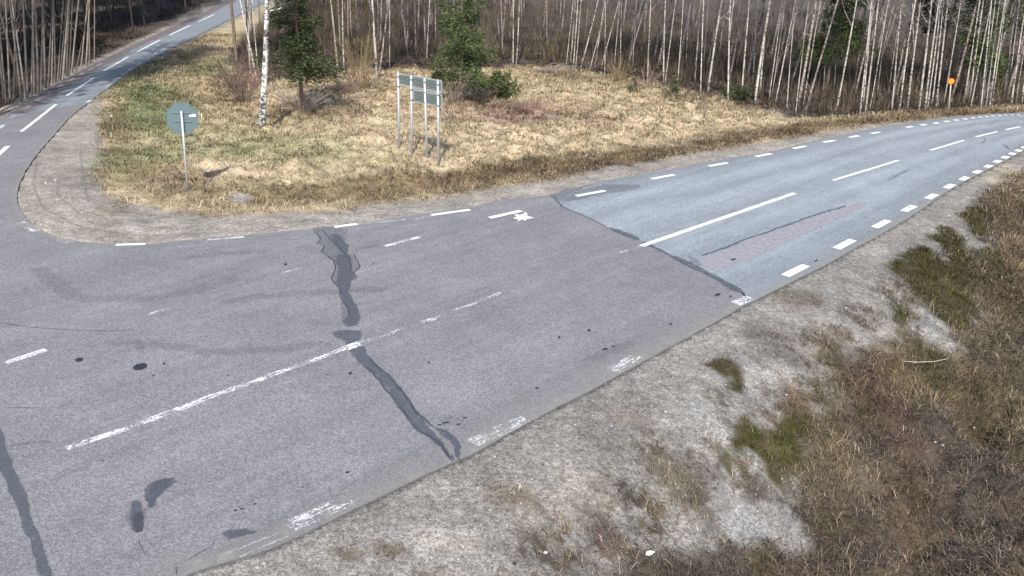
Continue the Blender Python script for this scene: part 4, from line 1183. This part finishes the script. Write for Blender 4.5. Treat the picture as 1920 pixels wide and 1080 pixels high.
# --- the lone white birch on the meadow
def lone_birch():
    p = gp1(491.5, 238)
    tm, ax = trunk_mesh('trunk', 9.5, .135, .10, m_bwhite, False, 9, .42)
    root = empty('birch_tree', p)
    d = rays([(496, 108)])[0]; t = p.y / d[1]
    root.rotation_euler = (0, math.atan2(d[0] * t - p.x, CAMH + d[2] * t - p.z), 0)
    tag(root, 'single stout white birch with black bark marks standing on the meadow', 'tree')
    link('trunk', tm, root)
    link('crown', twig_crown('crown', 9.5, ax, 90, m_twig, .5), root)
lone_birch()
for bx, by, tx, w, lab in ((470,146,468,3.2,'thin pale birch close behind the stout white birch, left of it'),(481,145,473,3.4,'leaning thin birch nearest behind the stout white birch'),(485,143,482,2.2,'thinnest stem squeezed between the white birch and its leaning neighbour'),
                           (634,136,631,3.4,'left one of two joined white stems beside the bare willow bush'),(645.5,137,645,3,'right one of two joined white stems beside the bare willow bush'),(708,146,705,4.6,'crooked pale birch at the right side of the willow bush'),(712,134,715,3,'thin stem leaning right out of the crooked pale birch base'),
                           (730,128,730,2.2,'lone thin trunk between the willow bush and the sign board'),(962,122,962,2.4,'pale thin trunk just right of the green spruce'),(968,123,969,2,'second pale thin trunk right of the green spruce'),(800,112,801,2.6,'thin pale trunk just left of the spruce top above the sign board')):
    place_tree('birch_tree', gp1(bx, by), (tx, 108 if by < 1000 else 0), w, lab, 'young birches around the meadow bushes')
p = gp1(445, 125)
tm, ax = trunk_mesh('trunk', 11, .10, .05, m_pinedark, False, 6, .3)
root = empty('pine_tree', p); tag(root, 'straight brown pine trunk above the brush left of the white birch', 'tree')
link('trunk', tm, root)
c_ = link('crown', PIN[0][1], root); c_.scale = (1, 1, .92)

# --- conifers with visible foliage
GRN = [(.066, .096, .034), (.088, .118, .044), (.048, .070, .028), (.115, .138, .056)]
DGR = [(.050, .068, .030), (.066, .084, .038), (.040, .052, .026), (.088, .098, .048)]
def conifer(name, bx, by, h, spread, z0, nb, cols, label, bark, droop=.15, dens=120, ln=.13, wd=.028, layer=True, skirt_=None, trunk_r=.07, up=.1, stems=1):
    p = gp1(bx, by); root = empty(name, p); tag(root, label, 'tree')
    mb = MB(); mb.tube([(0, 0, -.2), (.02, 0, h * .4), (0, .02, h)], [trunk_r * 1.2, trunk_r * .75, .01], 8)
    br = []
    for i in range(nb):
        t = (i + random.random()) / nb; z = z0 + (h - z0) * t ** 1.1
        l = spread * (1.03 - t) ** .75 * random.uniform(.6, 1.15)
        a = random.random() * 6.28; q = Vector((math.cos(a) * l, math.sin(a) * l, z - l * droop + random.uniform(-.05, up) * l)); s = Vector((0, 0, z))
        br.append((s, q, .28 * l + .08))
        mb.tube([s, s.lerp(q, .6) + Vector((0, 0, .04)), q], [.018, .012, .004], 4, False)
    link('trunk', mb.mesh('trunk', bark), root)
    me = needle_mesh('crown', br, dens, ln, wd, cols, .15); me.materials.append(m_need)
    link('crown', me, root)
    return root
conifer('pine_tree', 567, 209, 6.0, 1.7, 1.35, 50, DGR, 'dark green young pine with bare lower trunk on the meadow', m_pinedark, .04, 210, .13, .026, trunk_r=.08, up=.3)
conifer('spruce_tree', 866, 192, 6.5, 1.75,   .8, 50, GRN, 'bright green bushy spruce behind the board of four posts', m_pinedark, .16, 250, .13, .024, up=.3)
conifer('spruce_tree', 938, 181, .95, 1.05, .15, 26, GRN, 'low spreading green branches at the right foot of the bushy spruce', m_pinedark, .02, 380, .11, .022, trunk_r=.03, up=.6)
conifer('spruce_tree', 1187, 172, .75, .28, .05, 14, GRN, 'knee high green spruce seedling at the far rim of the straw grass', m_pinedark, .1, 150, .09, .02, trunk_r=.015)
conifer('spruce_tree', 1262, 178, .9, .5, .05, 16, GRN, 'small olive green sapling between meadow and forest, left of the stout leaning birch', m_pinedark, .1, 120, .10, .02, trunk_r=.015)
conifer('spruce_tree', 1385, 190, .55, .9, .05, 20, DGR, 'low dark green juniper patch at the foot of the stout leaning birch', m_pinedark, .05, 130, .10, .02, trunk_r=.02, up=.5)
conifer('spruce_tree', 1548, 170, 7.5, 2.0, 1.5, 56, GRN, 'large green spruce inside the wood above the meadow corner', m_pinedark, .12, 110, .17, .035, up=.3, trunk_r=.09)
conifer('spruce_tree', 1808, 190, 7.5, 1.6, 1.6, 50, GRN, 'green spruce inside the wood right behind the orange sign', m_pinedark, .12, 110, .17, .035, up=.3, trunk_r=.09)
conifer('spruce_tree', 1725, 150, 8, 1.6, 2.5, 40, DGR, 'dim green spruce deep in the wood left of the orange sign', m_pinedark, .12, 90, .17, .035, up=.3, trunk_r=.09)
conifer('pine_tree', 1880, 160, 8, 1.8, 2.8, 40, DGR, 'dark pine deep in the wood at the right end of the bend', m_pinedark, .05, 90, .17, .035, up=.3, trunk_r=.1)

# --- bare shrubs
def shrub(bx, by, h, spread, n, mat, label, name='shrub', cat='shrub', tw=5, r=.011):
    p = gp1(bx, by); root = empty(name, p); tag(root, label, cat)
    mb = MB(); V = []
    for i in range(n):
        a = random.random() * 6.28; b = random.uniform(0, .25) * spread; l = h * random.uniform(.55, 1.1)
        s = Vector((math.cos(a) * b, math.sin(a) * b, -.05)); o = Vector((math.cos(a), math.sin(a), 0)) * spread * random.uniform(.25, 1)
        m_ = s + o * .4 + Vector((0, 0, l * .55)); e = s + o + Vector((0, 0, l))
        mb.tube([s, m_, e], [r, r * .7, r * .25], 3, False)
        for k in range(tw):
            u = random.uniform(.3, .95); q = m_.lerp(e, u) if u > .5 else s.lerp(m_, u * 2)
            d = Vector((o.x, o.y, l)).normalized() + rv(.6)
            mb.tube([q, q + d.normalized() * random.uniform(.15, .45) * h * .5], [r * .5, r * .2], 3, False)
    link('stems', mb.mesh('stems', mat), root)
    return root
m_willow = mat_plain('willow_stems', (.19, .145, .075), .85, var=.3)
m_redt = mat_plain('reddish_twigs', (.21, .135, .115), .9, var=.3)
shrub(676, 166, 2.5, 1.15, 60, m_willow, 'tall bare olive brown willow bush on the meadow left of the sign board')
shrub(655, 172, 1.2, 1.2, 50, m_redt, 'reddish low twigs on the left side of the willow bush')
shrub(570, 210, .95, 1.2, 70, m_twiggrey, 'grey brown twigs crowding the foot of the young pine')
shrub(545, 200, 1.3, .7, 12, m_twiggrey, 'few crooked thin stems left of the young pine')
shrub(850, 192, 1.1, 1.1, 60, m_twiggrey, 'grey bare twigs under the bushy spruce behind the board')
shrub(895, 190, .8, 1.1, 45, m_twig, 'dark low twigs under the right side of the bushy spruce')
shrub(455, 190, 1.3, 1.3, 60, m_twig, 'brown brush thicket left of the white birch foot')
shrub(440, 165, 1.6, 1.4, 60, m_twig, 'dark brush below the straight pine trunk')
shrub(480, 165, 1.2, 1.0, 50, m_redt, 'reddish brown thicket right behind the white birch')
shrub(985, 212, .5, 1.1, 60, m_redt, 'reddish heath tuft field in the middle of the straw meadow')
shrub(925, 215, .45, .9, 45, m_redt, 'reddish low twigs on the straw grass right of the board')
shrub(1320, 222, 1.1, .25, 5, m_twig, 'single thin dark sapling sticking out of the straw meadow')
shrub(1110, 132, .9, 1.6, 40, m_twig, 'dark fallen brushwood under the thin birches behind the meadow')
shrub(1210, 165, .9, .9, 30, m_redt, 'low reddish brush at the foot of the first birch behind the meadow')
shrub(1160, 150, .9, 1.0, 40, m_willow, 'yellowish green brush at the far rim of the straw meadow')

# brush pile
p = gp1(1040, 136); root = empty('brush_pile', p); tag(root, 'grey heap of dead branches at the far rim of the meadow', 'brush pile')
mb = MB()
for i in range(70):
    a = random.gauss(.2, .6); l = random.uniform(.5, 1.5); c = Vector((random.uniform(-1.1, 1.1), random.uniform(-.5, .5), 0)); c.z = max(0, .55 - abs(c.x) * .4) * random.random() + .03
    d = Vector((math.cos(a), math.sin(a) * .6, random.uniform(-.15, .3))) * l / 2
    mb.tube([c - d, c + Vector((0, 0, .06)), c + d], [.018, .014, .005], 4, False)
link('branches', mb.mesh('branches', m_twiggrey), root)

# fallen pale log left
a, b = gp1(-14, 221), gp1(33, 203)
mb = MB(); mb.tube([a + Vector((0, 0, .12)), a.lerp(b, .5) + Vector((0, 0, .17)), b + Vector((0, 0, .14))], [.07, .06, .035], 8)
o = link('fallen_log', mb.mesh('fallen_log', mat_plain('pale_dead_wood', (.42, .34, .27), .8), True)); tag(o, 'pale fallen trunk lying at the edge of the dark left wood', 'log')

# stick on the bank, litter, stones
q = [gp1(x, y) + Vector((0, 0, .12)) for x, y in ((1690,688),(1718,690),(1750,688),(1772,684),(1785,678))]
mb = MB(); mb.tube(q, [.004, .008, .009, .007, .003], 6); mb.tube([q[1], q[1] + Vector((-.10, -.03, -.02))], [.008, .003], 5)
o = link('stick', mb.mesh('stick', mat_plain('bleached_wood', (.34, .29, .22), .8), True)); tag(o, 'bleached dead branch lying across the heather on the bank', 'branch')
def litter():
    p = gp1(1217, 1046) + Vector((0, 0, .06)); root = empty('litter', p); tag(root, 'crumpled white carton lying on brown grass at the bottom of the bank', 'litter')
    m = mat_plain('white_card', (.62, .61, .59), .6, var=.12)
    mb = MB(); V = [(-.10,-.02,-.02),(-.02,-.045,-.015),(.09,.0,.0),(.10,.05,.02),(.02,.05,.03),(-.09,.03,.0),(-.09,-.01,.03),(-.01,-.03,.045),(.085,.015,.05),(.09,.05,.055),(.02,.045,.07),(-.08,.03,.04)]
    Fc = [(5,4,3,2,1,0),(6,7,8,9,10,11)] + [(i, (i + 1) % 6, 6 + (i + 1) % 6, 6 + i) for i in range(6)]
    link('carton', pymesh('carton', V, Fc, m), root)
    mb.box((.115, .03, .035), (.02, .006, .003), (-.004, .018, .004), (0, -.002, .004)); link('flap', mb.mesh('flap', m), root)
    root.scale = (.5, .5, .5)
litter()
m_wst = mat_plain('white_stone', (.36, .345, .32), .8, var=.2, scale=20)
m_gst = mat_plain('grey_stone', (.30, .28, .26), .85, var=.3, scale=12, bumpd=.01)
def stone(x, y, s, m, label, fl=.6, group=None):
    V0 = [Vector(v).normalized() for v in ((0,0,1),(.89,0,.45),(.28,.85,.45),(-.72,.53,.45),(-.72,-.53,.45),(.28,-.85,.45),(.72,.53,-.45),(-.28,.85,-.45),(-.89,0,-.45),(-.28,-.85,-.45),(.72,-.53,-.45),(0,0,-1))]
    fc = [(0,1,2),(0,2,3),(0,3,4),(0,4,5),(0,5,1),(1,6,2),(2,7,3),(3,8,4),(4,9,5),(5,10,1),(2,6,7),(3,7,8),(4,8,9),(5,9,10),(1,10,6),(11,7,6),(11,8,7),(11,9,8),(11,10,9),(11,6,10)]
    V = [Vector((v.x * s * random.uniform(.8, 1.3), v.y * s * random.uniform(.7, 1.0), v.z * s * fl * random.uniform(.8, 1.1))) for v in V0]
    p = gp1(x, y); o = link('stone', pymesh('stone', V, fc, m, True)); o.location = p + Vector((0, 0, s * fl * .55)); tag(o, label, 'stone', group)
for x, y, s, lab in ((1023,1037,.035,'white pebble on the gravel bank near the lower frame edge'),(209,219,.09,'small white stone at the left rim of the green grass'),(1474,741,.028,'white pebble beside the moss clump on the bank'),(649,269,.07,'tiny white stone on the straw meadow left of the board'),
                     (1750,842,.03,'lower white stone in the dark ditch'),(1762,852,.035,'larger white stone in the dark ditch, right of the other two'),(1825,808,.025,'white stone at the rim of the black ditch hole'),(1586,578,.03,'white pebble on dry grass above the brown heather'),(1248,773,.028,'white pebble on open gravel below the asphalt edge'),(1108,248,.07,'flat white stone in the grey patch of the meadow'),
                     (86,344,.05,'white stone on the corner gravel, left one of two'),(104,339,.045,'white stone on the corner gravel, right one of two')):
    stone(x, y, s, m_wst, lab)
stone(485, 234, .12, m_gst, 'dark lump at the foot of the white birch', .7)  # dark lump beside the trunk foot, built with the stone shape
stone(965, 1058, .03, mat_plain('black_stone', (.03, .03, .03), .8), 'black pebble on gravel left of the white pebble', .7)

# ------------------------------------------------------------------ road furniture
m_galv = mat_plain('galvanised_steel', (.42, .41, .42), .5, .35, .12, 25, .4)
m_grey_back = mat_plain('sign_back_grey', (.105, .150, .158), .55, .1, .08, 6, .4)
m_alu = mat_plain('aluminium_profile', (.12, .155, .15), .5, .25, .10, 8, .4)
m_aluF = mat_plain('aluminium_edge', (.36, .40, .38), .45, .3, .08, 8, .4)
m_white = mat_plain('white_label', (.82, .82, .82), .5, var=.05)

def stop_sign():
    p = gp1(351, 359)
    # height and lean of the post from the sight line to its top
    d = rays([(340, 208)])[0]; t = p.y / d[1]; top = Vector((d[0] * t, p.y, CAMH + d[2] * t))
    root = empty('octagonal_sign', p); tag(root, 'back of an octagonal grey road sign on a thin steel post at the gravel corner', 'road sign')
    T = top - p
    mb = MB(); mb.tube([(0, 0, -.3), T * .5 + Vector((0.01, 0, 0)), T * 1.0], .033, 10)
    link('post', mb.mesh('post', m_galv, True), root)
    ctr = T * ((358 - 222) / (358 - 208.0))
    yaw = math.radians(14); tilt = T.normalized()
    rx = Vector((math.cos(yaw), math.sin(yaw), 0)); rx = (rx - tilt * rx.dot(tilt)).normalized()
    nrm = tilt.cross(rx) * -1      # pointing away from the mast side -> plate sits behind the post
    if nrm.y < 0: nrm = -nrm
    R = .475 / math.cos(math.pi / 8) * ((p - Vector((0, 0, CAMH))).length / F * 25.5) / .475
    off = nrm * .06
    outline = [ctr + off + rx * R * math.cos(a) + tilt * R * 1.04 * math.sin(a) for a in [math.pi / 8 + k * math.pi / 4 + .06 for k in range(8)]]
    mb = MB(); mb.prism(outline, nrm * .004); link('plate', mb.mesh('plate', m_grey_back), root)
    mb = MB(); ro = []
    for i in range(8): mb.tube([outline[i] - nrm * .004, outline[(i + 1) % 8] - nrm * .004], .006, 4)
    link('rim', mb.mesh('rim', m_grey_back), root)
    for k, (zz) in enumerate((.30, -.24)):
        c = ctr + off + tilt * R * (zz + .05) - nrm * .014
        mb = MB(); mb.box(c, rx * R * .52, tilt * .016, nrm * .011); link('bracket', mb.mesh('bracket', m_galv_d), root)
    for k, (u, v, w) in enumerate(((.50, .16, .045), (.68, .19, .06))):
        c = ctr + off + rx * R * u + tilt * R * v - nrm * .003
        mb = MB(); mb.box(c, rx * w * .9, tilt * w * .6, nrm * .002); link('sticker', mb.mesh('sticker', m_white), root)
m_galv_d = mat_plain('dull_steel', (.16, .18, .19), .6, .2, .1, 12)
stop_sign()

def board():
    bases = [gp1(748.5, 276), gp1(774, 290), gp1(798, 294.5), gp1(822, 309.5)]
    # set the feet on one straight line
    A = bases[0]; B = bases[3]; dirv = Vector((B.x - A.x, B.y - A.y, 0)); Lh = dirv.length; u = dirv.normalized()
    tops_px = [(746.5, 137.5), (771, 143), (796, 147.5), (821, 152)]
    root = empty('direction_sign', (A + B) / 2); tag(root, 'back of a large ribbed direction board on four white steel posts in the meadow', 'road sign')
    O = root.location
    nrm = Vector((-u.y, u.x, 0))
    if nrm.y < 0: nrm = -nrm
    def on_plane(px):            # sight line meets the board's vertical plane
        d = Vector(rays([px])[0]); d.normalize()
        n = nrm; t = (A - Vector((0, 0, CAMH))).dot(n) / d.dot(n)
        return Vector((0, 0, CAMH)) + d * t
    posts = []
    for b, tp in zip(bases, tops_px):
        s = on_plane(tp); foot = A + u * ((b - A).dot(u)); foot = Vector((foot.x, foot.y, height(np.array([[foot.x, foot.y]]))[0]))
        posts.append((foot, s))
    zt = sum((s.z for f, s in posts)) / 4
    for f, s in posts:
        mb = MB(); top = Vector((s.x, s.y, s.z + .03))
        mb.tube([f - Vector((0, 0, .3)) - O, top - O], .042, 10); mb.tube([top - O, top + Vector((0, 0, .015)) - O], .046, 10)
        po = link('post', mb.mesh('post', m_galv, True), root)
    def panel(px, nribs):
        tl, tr, br_, bl = [on_plane(q) for q in px]
        off = nrm * .055
        mb = MB(); mb.prism([tl - O + off, tr - O + off, br_ - O + off, bl - O + off], nrm * .006)
        pn = link('panel', mb.mesh('panel', m_alu), root)
        for k in range(nribs + 1):
            f = k / nribs; l = tl.lerp(bl, f) - O + off * .75; r = tr.lerp(br_, f) - O + off * .75
            mb = MB(); hh = .016 if 0 < k < nribs else .024
            mb.prism([l + Vector((0, 0, hh)), r + Vector((0, 0, hh)), r - Vector((0, 0, hh)), l - Vector((0, 0, hh))], nrm * .02)
            link('rib', mb.mesh('rib', m_aluF if k in (0, nribs) else m_alu2), pn)
        for a_, b_ in ((tl, bl), (tr, br_)):
            mb = MB(); s_ = u * .012
            mb.prism([a_ - O + off * .7 - s_, a_ - O + off * .7 + s_, b_ - O + off * .7 + s_, b_ - O + off * .7 - s_], nrm * .022)
            link('end_cap', mb.mesh('end_cap', m_aluF), pn)
    for f_, s_ in posts:
        for q in (.10, .42, .75):
            c = Vector((s_.x, s_.y, s_.z - q * 1.0)) - O
            mb = MB(); mb.box(c + nrm * .01, u * .05, nrm * .05, Vector((0, 0, .018))); link('clamp', mb.mesh('clamp', m_galv_d), root)
            if s_ is posts[0][1] and q > .3: break
    panel([(745.5,138.5),(825.5,152.5),(825.5,173.5),(747,158.5)], 5)
    panel([(773,168.5),(826,179),(826.5,201),(773,190)], 5)
m_alu2 = mat_plain('aluminium_rib', (.21, .25, .24), .45, .3, .08, 8)
board()

def round_sign():
    p = gp1(1780, 208.5); d = rays([(1783.8, 146)])[0]; t = p.y / d[1]; T = Vector((d[0] * t, p.y, CAMH + d[2] * t)) - p
    root = empty('round_sign', p); tag(root, 'small round orange yellow and red warning disc on a pole before the birch wood', 'road sign')
    mb = MB(); mb.tube([(0, 0, -.3), T * .95], .030, 8); link('post', mb.mesh('post', mat_plain('weathered_pole', (.36, .33, .30), .7), True), root)
    c = T * ((208.5 - 152) / (208.5 - 146)); dist = (p + c - Vector((0, 0, CAMH))).length; R = 5.4 * dist / F
    ax = T.normalized(); f = Vector((-.35, -1, 0)).normalized(); f = (f - ax * f.dot(ax)).normalized(); r = ax.cross(f)
    def disc(rad, off, th, mat, name, r0=0, n=28):
        o_ = [c + f * off + r * rad * math.cos(a) + ax * rad * math.sin(a) for a in np.linspace(0, 2 * math.pi, n, endpoint=False)]
        mb = MB()
        mb.prism(o_, f * th)
        return link(name, mb.mesh(name, mat), root)
    disc(R, .035, .005, mat_plain('sign_red', (.62, .045, .012), .45, var=.1), 'rim')
    disc(R * .72, .0415, .002, mat_plain('sign_yellow', (.85, .36, .02), .45, var=.08), 'face')
    m_k = mat_plain('sign_black', (.02, .015, .012), .5)
    mb = MB()
    for (a0, b0, a1, b1) in ((-.35, .10, .05, .22), (.05, .22, .35, .08), (-.25, -.2, .32, -.15)):
        x0 = c + f * .046 + r * R * a0 + ax * R * b0; x1 = c + f * .046 + r * R * a1 + ax * R * b1
        dd = (x1 - x0); mb.box((x0 + x1) / 2, dd / 2, (ax * R * .055), f * .001)
    link('symbol', mb.mesh('symbol', m_k), root)
round_sign()
